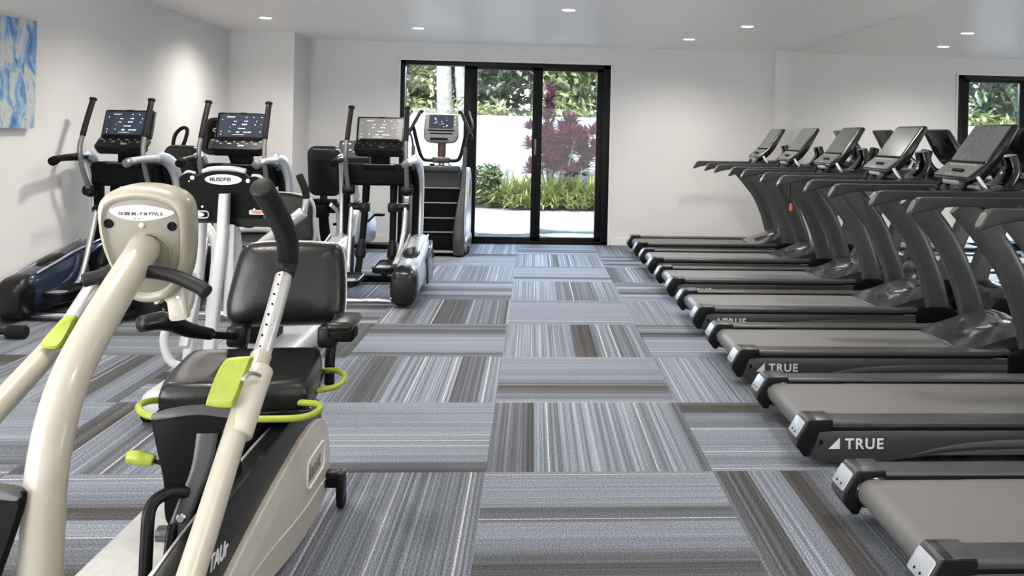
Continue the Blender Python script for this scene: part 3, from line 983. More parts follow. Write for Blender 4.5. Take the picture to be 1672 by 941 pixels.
        b = MB()
        b.plate(rr(0.185, 0.36, 0.06), Frame(V(s * 0.14, 0.38 + s * 0.05, pz), V(1, 0, 0), V(0, 0.97, 0.06)), -0.03, 0.012, 0.008)
        b.tube([(s * 0.14 + x, 0.38 + s * 0.05 + y, pz + 0.014 + y * 0.06) for x, y in rr(0.175, 0.35, 0.06)], 0.012, 8, closed=True)
        ped = b.build('pedal', 'black_plastic', t)
        b = MB(); b.plate(rr(0.12, 0.10, 0.02), Frame(V(s * 0.14, 0.27 + s * 0.05, pz), V(1, 0, 0), V(0, 0.97, 0.06)), 0.010, 0.016, 0.002); b.build('foot_plate', 'cap_silver', ped)
        b = MB(); b.tube([(s * 0.14, 0.36, pz - 0.05), (s * 0.14, 0.56, pz - 0.045), (s * 0.142, 0.74, 0.33)], 0.030, 12, 4); b.tube([(s * 0.14, 0.52, pz - 0.06), (s * 0.30, 0.52, pz - 0.05)], 0.026, 12); b.build('pedal_arm', 'matte_black', t)
    b = MB()
    b.box((0, 0.865, 1.07), (0.58, 0.17, 0.20), 0.03, 3)
    b.box((0, 0.80, 1.145), (0.30, 0.08, 0.04), 0.012)
    b.build('crossbeam', 'matte_black', t)
    b = MB(); b.box((0, 0.775, 1.163), (0.27, 0.05, 0.012), 0.004); b.build('tray_lip', 'rail_grey', t)
    b = MB(); b.tube([(-0.30, 0.10, 0.045), (0.30, 0.10, 0.045)], 0.024, 14); b.build('rear_crossbar', 'chrome', t)
    b = MB(); b.box((0, 1.22, 0.05), (0.72, 0.10, 0.07), 0.015); b.build('front_crossbar', 'matte_black', t)
    # console
    b = MB(); b.box((0, 0.86, 1.22), (0.17, 0.08, 0.16), 0.02); b.build('console_neck', 'matte_black', t)
    fs = tilt_frame((0, 0.825, 1.485), R(16))
    b = MB(); b.plate(rr(0.435, 0.245, 0.014), fs, -0.035, 0.0, 0.006)
    con = b.build('console', 'gloss_black', t)
    b = MB(); b.plate(rr(0.395, 0.205, 0.004, 2), Frame(fs.p(0, 0.004, 0), fs.u, fs.v), -0.001, 0.0015); scn = b.build('screen', bright and 'screen_bright' or 'screen_dark', con, smooth=False)
    b = MB()
    rnd = random.Random(3)
    for (u_, v_, w_, h_) in ((-0.10, 0.085, 0.07, 0.008), (0.03, 0.085, 0.012, 0.006), (0.09, 0.085, 0.014, 0.006), (0.16, 0.085, 0.02, 0.006), (-0.06, 0.045, 0.03, 0.005), (0.03, 0.048, 0.035, 0.007), (0.12, 0.048, 0.012, 0.009),
                         (-0.07, 0.015, 0.03, 0.005), (0.02, 0.017, 0.045, 0.009), (0.11, 0.015, 0.014, 0.006), (-0.10, -0.01, 0.012, 0.004), (0.0, -0.02, 0.06, 0.007), (-0.17, 0.06, 0.008, 0.008),
                         (-0.17, -0.05, 0.012, 0.006), (-0.10, -0.05, 0.02, 0.006), (-0.03, -0.055, 0.03, 0.010), (0.05, -0.055, 0.07, 0.009), (-0.02, -0.078, 0.10, 0.004), (0.16, -0.05, 0.012, 0.012), (-0.17, -0.075, 0.010, 0.010), (0.16, 0.02, 0.008, 0.008)):
        k = max(1, int(w_ / 0.012))
        for q in range(k):
            ww = w_ / k * rnd.uniform(0.5, 0.85)
            b.plate(rr(ww, h_ * rnd.uniform(0.7, 1), 0.001, 1), Frame(fs.p(u_ + (q - (k - 1) / 2) * w_ / k, v_ * 0.95 + 0.002, 0), fs.u, fs.v), 0.0012, 0.0022)
    b.build('readout_print', 'readout_white', scn, smooth=False)
    b = MB(); b.plate(rr(0.06, 0.010, 0.004, 3), Frame(fs.p(0, 0.117, 0), fs.u, fs.v), -0.02, 0.004, 0.001); b.build('camera_bar', 'matte_black', con)
    b = MB(); b.plate(rr(0.05, 0.006, 0.002, 2), Frame(fs.p(0.02, -0.110, 0), fs.u, fs.v), -0.001, 0.001); b.build('badge', 'white_print', con, smooth=False)
    b = MB(); b.box((0, 0.80, 1.345), (0.36, 0.07, 0.11), 0.015); b.build('console_body', 'matte_black', con)
    fk = tilt_frame((0, 0.745, 1.338), R(46))
    b = MB()
    b.plate(rr(0.445, 0.125, 0.03), fk, -0.05, 0.0, 0.012)
    b.plate(rr(0.43, 0.07, 0.03), Frame(fk.p(0, -0.035, 0), fk.u, fk.v), -0.075, -0.02, 0.012)
    kb = b.build('keypad_shelf', 'black_plastic', con)
    b = MB()
    for k in range(11):
        b.plate(rr(0.016 if k % 3 else 0.030, 0.008, 0.002, 2), Frame(fk.p(-0.18 + 0.036 * k, 0.028 - 0.026 * (k % 2), 0), fk.u, fk.v), -0.001, 0.002)
    b.plate(rr(0.05, 0.016, 0.004, 3), Frame(fk.p(0.03, -0.022, 0), fk.u, fk.v), -0.001, 0.003)
    b.build('keypad_buttons', 'accent_grey' if bright else 'cap_silver', kb, smooth=False)
    return t
EG = 'elliptical trainers in a row'
elA = make_elliptical('black and blue elliptical trainer farthest left, against the left wall below the painting', EG, False)
elA.location = (-3.48, 6.74, 0); elA.rotation_euler.z = -0.16
elB = copy_tree(elA); elB['label'] = 'middle elliptical trainer of the three, partly behind the beige recumbent stepper'
elB.location = (-2.52, 6.86, 0); elB.rotation_euler.z = -0.06
elC = make_elliptical('silver elliptical trainer nearest the glass door, with a lit grey console screen', EG, True)
elC.location = (-1.42, 7.44, 0); elC.rotation_euler.z = -0.01

# ------------------------------------------------------------------ stair climber by the door
def make_stepmill():
    t = thing('stair_climber', 'silver and black revolving stair climber standing in front of the glass door', 'stair climber', (-1.14, 10.55, 0), 0.0)
    b = MB(); b.box((0, 0.55, 0.14), (0.62, 1.0, 0.20), 0.02); b.build('base', 'matte_black', t)
    b = MB(); b.box((0, 0.04, 0.055), (0.56, 0.03, 0.03), 0.006); b.build('base_strip', 'cap_silver', t)
    tz = [0.29, 0.45, 0.625, 0.80, 0.985]
    z0 = 0.06
    for k, z in enumerate(tz):
        y0 = 0.07 + 0.085 * k
        b = MB(); b.box((0, (y0 + 0.95) / 2, (z0 + z) / 2), (0.50, 0.95 - y0, z - z0), 0.004, 1)
        st = b.build('step', 'panel_grey' if k == 4 else 'matte_black', t)
        b = MB(); b.box((0, y0 - 0.004, z - 0.006), (0.49, 0.014, 0.014), 0.003); b.build('nosing', 'cap_silver', st)
        z0 = z - 0.02
    for s in (-1, 1):
        prof = spline2([(0.10, 0.08), (0.16, 0.40), (0.28, 0.74), (0.42, 0.97), (0.58, 1.04), (0.82, 1.00), (1.0, 0.82), (1.04, 0.5), (0.98, 0.10), (0.6, 0.03)], 5)
        b = MB(); b.prism(prof, 'x', s * 0.26, s * 0.345, 0.018, 3, 50)
        sp_ = b.build('side_shroud', 'silver_paint', t)
        b = MB(); b.plate(ellipse(0.05, 0.12), Frame(V(s * 0.344, 0.70, 0.78), V(0, s * 1.0, 0), V(0, 0, 1)), -0.002, 0.006, 0.002); b.build('shroud_vent', 'matte_black', sp_)
        b = MB(); b.prism(spline2([(0.12, 0.03), (0.15, 0.2), (0.9, 0.2), (0.96, 0.03)], 4), 'x', s * 0.30, s * 0.36, 0.01); b.build('shroud_foot', 'mast_grey', sp_)
        # broad curved stringer with the hand rail growing out of it
        b = MB()
        b.sweep([(s * 0.275, 0.02, 0.03), (s * 0.272, 0.00, 0.22), (s * 0.28, 0.04, 0.48), (s * 0.30, 0.16, 0.80), (s * 0.305, 0.22, 1.05), (s * 0.31, 0.24, 1.30)], (1, 0, 0),
                [(0.062, 0.055), (0.070, 0.062), (0.055, 0.060), (0.03, 0.045), (0.024, 0.03), (0.022, 0.024)], 22, 3, 6)
        b.build('stringer', 'upright_grey', t)
        b = MB(); b.tube([(s * 0.31, 0.24, 1.28), (s * 0.335, 0.22, 1.42), (s * 0.40, 0.18, 1.55), (s * 0.36, 0.26, 1.68), (s * 0.34, 0.30, 1.73)], 0.012, 12, 6); b.build('side_rail', 'panel_grey', t)
        b = MB(); b.tube([(s * 0.05, 0.46, 1.13), (s * 0.18, 0.45, 1.125), (s * 0.235, 0.42, 1.17), (s * 0.28, 0.36, 1.33), (s * 0.315, 0.30, 1.50), (s * 0.325, 0.29, 1.53)], 0.022, 14, 6)
        fb = b.build('front_handlebar', 'foam_grip', t)
        b = MB(); b.tube([(s * 0.395, 0.22, 1.40), (s * 0.325, 0.28, 1.55), (s * 0.245, 0.34, 1.72)], 0.021, 14, 4); b.build('cross_grip', 'foam_grip', fb)
        b = MB(); b.tube([(s * 0.245, 0.34, 1.72), (s * 0.215, 0.34, 1.722)], 0.024, 12); b.build('grip_cap', 'black_plastic', fb)
        b = MB(); b.cyl((s * 0.30, 0.05, 0.0), (s * 0.30, 0.05, 0.03), 0.03, 16, 0.004); b.build('levelling_foot', 'rubber', t)
        b = MB(); b.cyl((s * 0.335, 0.34, 0.05), (s * 0.375, 0.34, 0.05), 0.05, 22, 0.006); b.build('wheel', 'rubber', t)
    b = MB(); b.box((0, 0.55, 1.02), (0.50, 0.38, 0.09), 0.03, 3); b.build('top_cover', 'panel_grey', t)
    b = MB(); b.box((-0.10, 0.40, 1.075), (0.06, 0.05, 0.02), 0.008); b.build('bottle_clip', 'matte_black', t)
    b = MB(); b.cyl((0, 0.52, 1.05), (0, 0.52, 1.32), 0.038, 20, 0.003); b.build('console_post', 'silver_tube', t)
    b = MB(); b.box((0, 0.48, 1.13), (0.22, 0.10, 0.075), 0.02, 3); b.build('handlebar_clamp', 'upright_grey', t)
    b = MB(); b.cyl((0, 0.52, 1.17), (0, 0.53, 1.36), 0.05, 20, 0.004); b.build('post_sleeve', 'brown_red', t)
    fs = tilt_frame((-0.01, 0.50, 1.52), R(14))
    b = MB(); b.pillow(spline2([(-0.17, 0.185), (0.17, 0.185), (0.20, 0.16), (0.215, -0.06), (0.20, -0.13), (0.13, -0.175), (-0.13, -0.175), (-0.20, -0.13), (-0.215, -0.06), (-0.20, 0.16)], 4),
                       [(0.9, -0.08), (1.0, -0.06), (1.0, -0.015), (0.96, 0.0)], fs)
    con = b.build('console', 'mast_grey', t)
    b = MB(); b.plate(rr(0.30, 0.175, 0.01), Frame(fs.p(0.0, 0.085, 0), fs.u, fs.v), -0.004, 0.004, 0.002); sc_ = b.build('screen', 'screen_dark', con)
    b = MB()
    rnd = random.Random(5)
    for k in range(14):
        b.plate(rr(rnd.uniform(0.006, 0.022), 0.005, 0.001, 1), Frame(fs.p(rnd.uniform(-0.1, 0.08), 0.02 + 0.13 * (k / 14), 0), fs.u, fs.v), 0.003, 0.005)
    b.build('readout_print', 'readout_white', sc_, smooth=False)
    b = MB()
    for k in range(3): b.plate(ellipse(0.009, 0.009, 14), Frame(fs.p(0.168, 0.14 - 0.045 * k, 0), fs.u, fs.v), -0.001, 0.004)
    b.build('console_buttons', 'white_print', con)
    b = MB(); b.plate(rr(0.33, 0.012, 0.004), Frame(fs.p(0, -0.025, 0), fs.u, fs.v), -0.004, 0.012, 0.003); b.plate(rr(0.28, 0.012, 0.004), Frame(fs.p(0, -0.065, 0), fs.u, fs.v), -0.004, 0.008, 0.003)
    b.plate(rr(0.22, 0.022, 0.008), Frame(fs.p(-0.02, -0.135, 0), fs.u, fs.v), -0.004, 0.022, 0.004); b.build('reading_ledge', 'matte_black', con)
    b = MB(); b.tube([(0.10, 0.40, 1.10), (0.12, 0.38, 1.03), (0.13, 0.37, 1.09)], 0.006, 8, 4); b.build('safety_tether', 'matte_black', t)
    return t
make_stepmill()

# ------------------------------------------------------------------ recumbent bikes along the back
def make_bike(label, loc, rz, dark_console, loop):
    t = thing('recumbent_bike', label, 'exercise bike', loc, rz, 'recumbent bikes at the back')
    fb = tilt_frame((0, 0.02, 1.02), R(-10))
    fb = Frame(V(0, 0.0, 1.02), V(1, 0, 0), V(0, -0.12, 1))
    out = rr(0.37, 0.55, 0.09, 7)
    b = MB(); b.pillow(out, [(0.86, 0.035), (0.97, 0.02), (1.0, 0.0), (1.0, -0.03), (0.95, -0.06), (0.85, -0.075)], fb); bk = b.build('backrest', 'vinyl', t)
    b = MB(); b.pillow(rr(0.30, 0.12, 0.05), [(1, 0.02), (0.98, 0.036), (0.9, 0.042)], Frame(fb.p(0, 0.19, 0), fb.u, fb.v)); b.build('back_shell', 'handrail_grey', bk)
    b = MB(); b.box((0, 0.0, 0.715), (0.07, 0.06, 0.10), 0.012); b.box((0, 0.02, 0.69), (0.28, 0.09, 0.05), 0.015); b.build('back_bracket', 'black_plastic', t)
    b = MB(); b.pillow(rr(0.42, 0.38, 0.10, 7), [(0.85, 0.045), (0.97, 0.03), (1, 0.0), (0.96, -0.03)], Frame(V(0, 0.22, 0.60), V(1, 0, 0), V(0, 1, 0.06))); b.build('seat', 'vinyl', t)
    b = MB(); b.tube([(-0.33, 0.02, 0.655), (0.0, 0.03, 0.645), (0.33, 0.02, 0.655)], 0.022, 12, 4); b.tube([(-0.33, 0.02, 0.655), (-0.335, 0.16, 0.70)], 0.022, 12); b.tube([(0.33, 0.02, 0.655), (0.335, 0.16, 0.70)], 0.022, 12)
    b.build('side_grip_bar', 'foam_grip', t)
    b = MB(); b.sweep([(0, -0.02, 0.62), (0.0, 0.05, 0.35), (0, 0.14, 0.16)], (1, 0, 0), [(0.045, 0.05), (0.05, 0.06), (0.05, 0.05)], 18, 3, 5); b.box((0, -0.03, 0.58), (0.13, 0.12, 0.13), 0.02); b.build('seat_post', 'matte_black', t)
    b = MB(); b.sweep([(0, -0.10, 0.15), (0, 0.5, 0.17), (0, 1.2, 0.18)], (1, 0, 0), [(0.06, 0.05), (0.055, 0.05), (0.07, 0.06)], 18, 3.5, 4); b.build('main_beam', 'white_metal', t)
    for s in (-1, 1):
        b = MB(); b.sweep([(s * 0.10, -0.04, 0.66), (s * 0.14, 0.06, 0.56), (s * 0.13, 0.10, 0.30), (s * 0.10, 0.14, 0.16)], (1, 0, 0), [(0.014, 0.025), (0.016, 0.03), (0.016, 0.03), (0.016, 0.03)], 14, 3, 5); b.build('seat_stay', 'white_metal', t)
    b = MB(); b.prism(spline2([(0.72, 0.16), (0.70, 0.40), (0.82, 0.60), (1.02, 0.62), (1.24, 0.50), (1.32, 0.28), (1.24, 0.12)], 5), 'x', -0.10, 0.10, 0.025, 3, 50); b.build('drive_housing', 'silver_paint', t)
    for s in (-1, 1):
        b = MB(); b.tube([(s * 0.11, 1.0, 0.38), (s * 0.14, 1.0 + s * 0.14, 0.40 + s * 0.05)], 0.014, 10); b.box((s * 0.20, 1.0 + s * 0.14, 0.40 + s * 0.05), (0.11, 0.09, 0.03), 0.008); b.build('pedal', 'matte_black', t)
    b = MB(); b.box((0, -0.10, 0.055), (0.62, 0.07, 0.06), 0.02, 3); b.build('rear_foot', 'matte_black', t)
    b = MB(); b.box((0, 1.22, 0.055), (0.62, 0.07, 0.06), 0.02, 3); b.build('front_foot', 'matte_black', t)
    b = MB(); b.sweep([(0, 0.95, 0.55), (0, 0.85, 0.85), (0, 0.80, 1.12)], (1, 0, 0), [(0.05, 0.04), (0.035, 0.03), (0.03, 0.03)], 18, 3, 5); b.build('console_mast', 'white_metal', t)
    b = MB(); b.tube([(-0.24, 0.55, 1.04), (-0.22, 0.74, 1.03), (0, 0.80, 1.02), (0.22, 0.74, 1.03), (0.24, 0.55, 1.04)], 0.017, 12, 5); b.build('handlebar', 'foam_grip', t)
    fs = tilt_frame((0.02, 0.76, 1.22), R(14))
    if dark_console:
        fs = tilt_frame((-0.10, 0.72, 1.385), R(14), R(14))
        b = MB(); b.tube([(0, 0.80, 1.08), (-0.07, 0.79, 1.25)], 0.03, 12); b.build('console_neck', 'matte_black', t)
        b = MB(); b.pillow(rr(0.44, 0.40, 0.11, 7), [(0.9, -0.07), (1.0, -0.05), (1, -0.01), (0.95, 0.0)], fs); con = b.build('console', 'gloss_black', t)
        b = MB(); b.plate(rr(0.30, 0.33, 0.06), fs, -0.002, 0.004, 0.002); pn_ = b.build('control_panel', 'matte_black', con)
        b = MB()
        for (u_, v_, r_) in ((-0.07, 0.06, 0.028), (-0.05, 0.0, 0.02), (0.04, 0.05, 0.014)): b.tube([fs.p(u_ + r_ * math.cos(a * PI / 9), v_ + 0.6 * r_ * math.sin(a * PI / 9), 0.006) for a in range(18)], 0.006, 8, closed=True)
        b.plate(rr(0.10, 0.012, 0.004), Frame(fs.p(-0.06, -0.045, 0), fs.u, fs.v), 0.003, 0.008)
        b.build('control_icons', 'white_print', pn_)
        b = MB(); b.plate(rr(0.13, 0.085, 0.01), Frame(fs.p(-0.06, -0.10, 0), fs.u, fs.v), 0.003, 0.008); b.build('small_screen', 'screen_grey', pn_)
    else:
        b = MB(); b.plate(rr(0.40, 0.27, 0.02), fs, -0.05, 0.0, 0.008); con = b.build('console', 'black_plastic', t)
        b = MB(); b.plate(rr(0.37, 0.20, 0.008), Frame(fs.p(0, 0.025, 0), fs.u, fs.v), -0.001, 0.003); sc_ = b.build('screen', 'screen_grey', con)
        b = MB()
        for k in range(5): b.plate(rr(0.03, 0.010, 0.003, 2), Frame(fs.p(-0.10 + 0.05 * k, 0.0 + 0.02 * (k % 2), 0), fs.u, fs.v), 0.002, 0.0045)
        b.plate(rr(0.10, 0.012, 0.003, 2), Frame(fs.p(-0.10, 0.095, 0), fs.u, fs.v), 0.002, 0.0045)
        b.build('readout_print', 'readout_white', sc_, smooth=False)
    if loop:
        b = MB(); b.tube([(-0.16, 0.10, 1.24), (-0.19, 0.10, 1.30), (-0.18, 0.12, 1.40), (-0.12, 0.14, 1.46), (-0.075, 0.15, 1.44), (-0.085, 0.13, 1.33), (-0.12, 0.11, 1.25)], 0.018, 12, 6, closed=True)
        lp = b.build('loop_handle', 'foam_grip', t)
        b = MB(); b.tube([(-0.15, 0.10, 1.24), (-0.13, 0.12, 1.05), (-0.07, 0.16, 0.82), (-0.06, 0.16, 0.66)], 0.010, 10, 5); b.build('loop_stem', 'chrome', lp)
        b = MB(); b.ell((-0.06, 0.10, 0.92), (0.06, 0.05, 0.05)); b.build('adjuster_knob', 'gloss_black', t)
    return t
make_bike('recumbent bike in the left corner with a round-cornered button console, behind the middle elliptical', (-3.36, 8.75, 0), -0.30, True, True)
make_bike('recumbent bike with a plain black backrest, between the corner pier and the silver elliptical', (-2.28, 9.85, 0), -0.20, False, False)

# ------------------------------------------------------------------ stray stabiliser bar at the left edge
t = thing('floor_stabilizer', 'black stabiliser bar with a thick rubber end cap lying low at the left edge', 'equipment foot', (-3.7, 6.30, 0), 0)
b = MB(); b.tube([(-0.33, 0, 0.05), (0.20, 0, 0.05)], 0.022, 14); b.build('bar', 'black_plastic', t)
b = MB(); b.cyl((0.14, 0, 0.048), (0.27, 0, 0.048), 0.045, 22, 0.008); b.build('end_cap', 'rubber', t)
b = MB(); b.cyl((-0.33, 0, 0.045), (-0.25, 0, 0.045), 0.045, 22, 0.008); b.build('end_cap', 'rubber', t)

# ------------------------------------------------------------------ beige recumbent stepper in the foreground
def make_front_stepper():
    ORG = V(-1.05, 2.6, 0)
    t = thing('recumbent_stepper', 'beige recumbent stepper in the foreground with lime green levers and black seat', 'recumbent stepper', ORG, 0)
    def part(b, name, material, parent=t, angle=38, smooth=True):
        return b.build(name, material, parent, ORG, angle, smooth)
    # base tray and inner body
    b = MB(); b.prism([(1.55, 0.02), (3.45, 0.02), (3.5, 0.08), (3.45, 0.15), (1.55, 0.15)], 'x', -1.33, -0.87, 0.02, 3)
    tray = part(b, 'base_tray', 'aluminium')
    b = MB(); b.prism([(1.55, 0.03), (3.30, 0.03), (3.42, 0.12), (3.40, 0.30), (2.6, 0.155), (1.55, 0.155)], 'x', -0.86, -0.80, 0.01); part(b, 'under_body', 'matte_black')
    b = MB()
    for k in range(4): b.box((-1.16 + 0.02 * (k % 2), 2.02 + 0.05 * k, 0.153), (0.10, 0.012, 0.006), 0.002)
    part(b, 'tray_slots', 'matte_black', tray)
    b = MB(); b.prism([(2.72, 0.14), (3.42, 0.14), (3.46, 0.30), (3.42, 0.50), (2.86, 0.52), (2.76, 0.40)], 'x', -1.06, -0.88, 0.02); part(b, 'seat_pedestal', 'matte_black')
    b = MB(); b.prism([(2.62, 0.27), (3.50, 0.36), (3.50, 0.41), (2.62, 0.32)], 'x', -0.93, -0.89, 0.006); part(b, 'seat_rail', 'aluminium')
    # right side shroud: beige skin over a black inner band
    sk = spline2([(3.40, 0.385), (3.18, 0.405), (2.85, 0.368), (2.56, 0.322), (2.36, 0.280), (2.15, 0.225), (1.9, 0.16), (1.6, 0.10), (1.6, 0.07), (2.0, 0.10), (2.40, 0.12), (2.65, 0.105), (3.0, 0.055), (3.30, 0.035), (3.50, 0.07), (3.55, 0.16), (3.51, 0.30)], 5)
    b = MB(); b.prism(sk, 'x', -0.802, -0.775, 0.010, 3, 50)
    shr = part(b, 'side_shroud', 'beige_light', angle=50)
    b = MB(); b.tube([(-0.7755, 3.47, 0.13), (-0.7755, 3.1, 0.145), (-0.7755, 2.7, 0.19), (-0.7755, 2.35, 0.20), (-0.7755, 2.0, 0.16)], 0.005, 8, 5); part(b, 'shroud_seam', 'beige', shr)
    bd = spline2([(3.47, 0.42), (3.28, 0.475), (2.85, 0.485), (2.5, 0.475), (2.2, 0.460), (1.9, 0.41), (1.6, 0.27), (1.6, 0.10), (2.4, 0.14), (3.2, 0.08), (3.46, 0.2)], 5)
    b = MB(); b.prism(bd, 'x', -0.855, -0.795, 0.014, 3, 50); band = part(b, 'shroud_band', 'black_plastic', angle=50)
    b = MB(); b.tube([(-0.858, 3.36, 0.42), (-0.858, 3.0, 0.465), (-0.858, 2.5, 0.455), (-0.858, 2.1, 0.43)], 0.012, 10, 4); part(b, 'band_edge', 'aluminium', band)
    b = MB(); b.text('TAUr', Frame(V(-0.7945, 2.285, 0.350), V(0, 1, -0.10), V(0, 0.08, 1)), 0.058, 0.001, bold=0.02, shear=0.2); part(b, 'model_lettering', 'white_print', band, smooth=False)
    lf = Frame(V(-0.775, 3.31, 0.245), V(0, 1, 0.0), V(0, 0, 1))
    b = MB(); b.tube([lf.p(x, y, 0.001) for x, y in rr(0.25, 0.105, 0.035)], 0.005, 8, closed=True); part(b, 'logo_frame', 'white_print', shr)
    b = MB(); b.text('Inost', Frame(lf.p(-0.10, -0.028, 0.0), lf.u, lf.v), 0.085, 0.001, bold=0.01, shear=0.15); part(b, 'logo_lettering', 'beige_dark', shr, smooth=False)
    # rear castor
    b = MB(); b.box((-0.755, 3.50, 0.12), (0.06, 0.055, 0.06), 0.010); b.box((-0.72, 3.50, 0.095), (0.030, 0.075, 0.11), 0.012); br = part(b, 'castor_bracket', 'black_plastic')
    b = MB(); b.cyl((-0.733, 3.51, 0.040), (-0.707, 3.51, 0.040), 0.040, 26, 0.007); part(b, 'castor_wheel', 'rubber', br)
    # column
    b = MB()
    b.tube([(-1.085, 2.02, 0.05), (-1.085, 2.05, 0.25), (-1.085, 2.068, 0.46), (-1.083, 2.085, 0.70), (-1.08, 2.165, 0.87), (-1.08, 2.335, 1.0), (-1.08, 2.56, 1.135)], [0.048, 0.047, 0.0455, 0.044, 0.044, 0.044, 0.043], 28, 8)
    part(b, 'column', 'beige')
    # console housing seen from behind
    fc = tilt_frame((-1.086, 2.575, 1.138), R(-10), R(-2))
    KS = 0.90
    out = spline2([(-0.112, 0.150), (-0.05, 0.170), (0.0, 0.174), (0.05, 0.170), (0.112, 0.150), (0.140, 0.105), (0.138, 0.0), (0.122, -0.085), (0.085, -0.145), (0.03, -0.172), (-0.03, -0.172), (-0.070, -0.145), (-0.105, -0.075), (-0.132, 0.01), (-0.138, 0.105)], 5)
    out = [(x * KS, y * 0.97) for x, y in out]
    b = MB(); b.pillow(out, [(0.93, -0.07), (1.0, -0.055), (1.0, -0.01), (0.975, 0.008), (0.93, 0.018), (0.86, 0.020), (0.82, 0.012), (0.80, 0.009)], fc)
    con = part(b, 'console_housing', 'console_beige', angle=60)
    b = MB(); b.pillow(out, [(0.805, 0.004), (0.80, 0.0105), (0.79, 0.011)], Frame(fc.p(0, 0, 0.0), fc.u, fc.v)); panel = part(b, 'back_panel', 'beige_dark', con)
    for i, (a_, c_) in enumerate(((-0.092, 0.065), (0.082, 0.060))):
        b = MB(); b.tube([fc.p(a_ + 0.010 * math.cos(k * PI / 9), c_ + 0.010 * math.sin(k * PI / 9), 0.012) for k in range(18)], 0.0035, 8, closed=True); b.cyl(fc.p(a_, c_, 0.005), fc.p(a_, c_, 0.0125), 0.009, 16); part(b, 'screw_recess', 'matte_black', panel)
    b = MB()
    b.ell(fc.p(0.0, 0.062, 0.012), (0.009, 0.005, 0.009)); b.ell(fc.p(0.005, 0.028, 0.014), (0.009, 0.006, 0.009)); b.ell(fc.p(0.0, 0.150, 0.017), (0.003, 0.002, 0.003)); part(b, 'screw', 'beige_light', panel)
    b = MB(); b.plate(spline2([(-0.085, 0.010), (0.0, 0.024), (0.09, 0.006), (0.06, -0.012), (0.0, -0.022), (-0.06, -0.014)], 5), Frame(fc.p(0.0, 0.097, 0.0), fc.u, fc.v), 0.011, 0.0135)
    stk = part(b, 'label_sticker', 'sticker', panel)
    b = MB(); b.text('DI IIIII IM - B M BTVL E', Frame(fc.p(-0.062, 0.091, 0.0133), fc.u, fc.v), 0.0125, 0.0003, bold=0.05)
    b.text('IF  V7', Frame(fc.p(-0.02, 0.078, 0.0133), fc.u, fc.v), 0.008, 0.0003); b.text('-  . -', Frame(fc.p(-0.02, 0.106, 0.0133), fc.u, fc.v), 0.010, 0.0003, bold=0.03)
    part(b, 'label_text', 'dark_print', stk, smooth=False)
    b = MB(); b.plate(ellipse(0.008, 0.004, 12), Frame(fc.p(0.068, 0.095, 0), fc.u, fc.v), 0.0132, 0.0142); part(b, 'label_leaf', 'sticker_green', stk)
    b = MB(); b.pillow(ellipse(0.066, 0.066, 36), [(1, 0.009), (1, 0.0125), (0.93, 0.014), (0.9, 0.010)], Frame(fc.p(0.012, -0.025, 0), fc.u, fc.v)); part(b, 'column_collar', 'beige_dark', con)
    b = MB()
    b.plate(spline2([(-0.045, 0.05), (0.055, 0.06), (0.06, -0.01), (0.045, -0.055), (0.03, -0.02), (0.005, -0.045), (-0.02, -0.015), (-0.045, -0.03)], 3), Frame(V(-1.045, 2.67, 0.985), V(1, 0, 0), V(0, 0.1, 1)), -0.02, 0.02, 0.006)
    b.plate(rr(0.05, 0.13, 0.012), Frame(V(-1.02, 2.64, 0.98), V(1, 0, 0.15), V(-0.15, 0, 1)), -0.02, 0.02, 0.005)
    clip_ = part(b, 'console_bracket', 'beige_light', con)
    b = MB(); b.cyl((-1.045, 2.645, 0.968), (-1.045, 2.66, 0.968), 0.004, 10); b.cyl((-1.01, 2.615, 0.985), (-1.01, 2.63, 0.985), 0.004, 10); part(b, 'bracket_screw', 'chrome', clip_)
    # moving arms
    ar = [(-0.74, 1.62, 0.18), (-0.74, 2.02, 0.475), (-0.735, 2.30, 0.715), (-0.73, 2.47, 0.855)]
    b = MB(); b.tube(ar, [0.032, 0.031, 0.029, 0.028], 26, 3); arm = part(b, 'arm', 'beige')
    b = MB(); b.tube([(-0.728, 2.29, 0.700), (-0.724, 2.36, 0.765), (-0.720, 2.43, 0.825)], 0.034, 26, 3); part(b, 'arm_sleeve', 'beige_light', arm)
    tub = [(-0.728, 2.40, 0.80), (-0.735, 2.60, 0.945), (-0.742, 2.74, 1.055)]
    b = MB(); b.tube(tub, 0.0245, 22, 3); st = part(b, 'arm_tube', 'silver_tube', arm)
    b = MB()
    for k in range(9):
        p = V(*tub[0]).lerp(V(*tub[2]), 0.18 + 0.09 * k); b.ell(p + V(-0.004 + 0.003 * (k % 2), -0.0215, 0.012), (0.0035, 0.0035, 0.0035), 8, 6)
    part(b, 'adjustment_holes', 'matte_black', st)
    b = MB(); b.tube([(-0.740, 2.715, 1.035), (-0.738, 2.745, 1.075), (-0.728, 2.69, 1.15), (-0.735, 2.60, 1.235), (-0.748, 2.50, 1.312)], [0.029, 0.031, 0.032, 0.032, 0.032], 22, 6); part(b, 'hand_grip', 'foam_grip', arm)
    fl = Frame(V(-0.762, 2.325, 0.823), V(1, 0, 0.0), V(0, 0.45, 0.9))
    b = MB(); b.plate(spline2([(-0.010, 0.060), (0.040, 0.064), (0.045, 0.056), (0.034, 0.010), (0.020, -0.052), (0.008, -0.064), (-0.040, -0.060), (-0.049, -0.050), (-0.036, 0.020), (-0.022, 0.052)], 4), fl, -0.012, 0.014, 0.006, 3); part(b, 'release_lever', 'lime', arm)
    b = MB(); b.tube([(-0.725, 2.30, 0.835), (-0.715, 2.33, 0.845), (-0.70, 2.36, 0.83)], 0.006, 8, 3); part(b, 'lever_pin', 'chrome', arm)
    al = [(-1.46, 1.55, 0.34), (-1.42, 2.49, 0.715), (-1.415, 2.78, 0.825)]
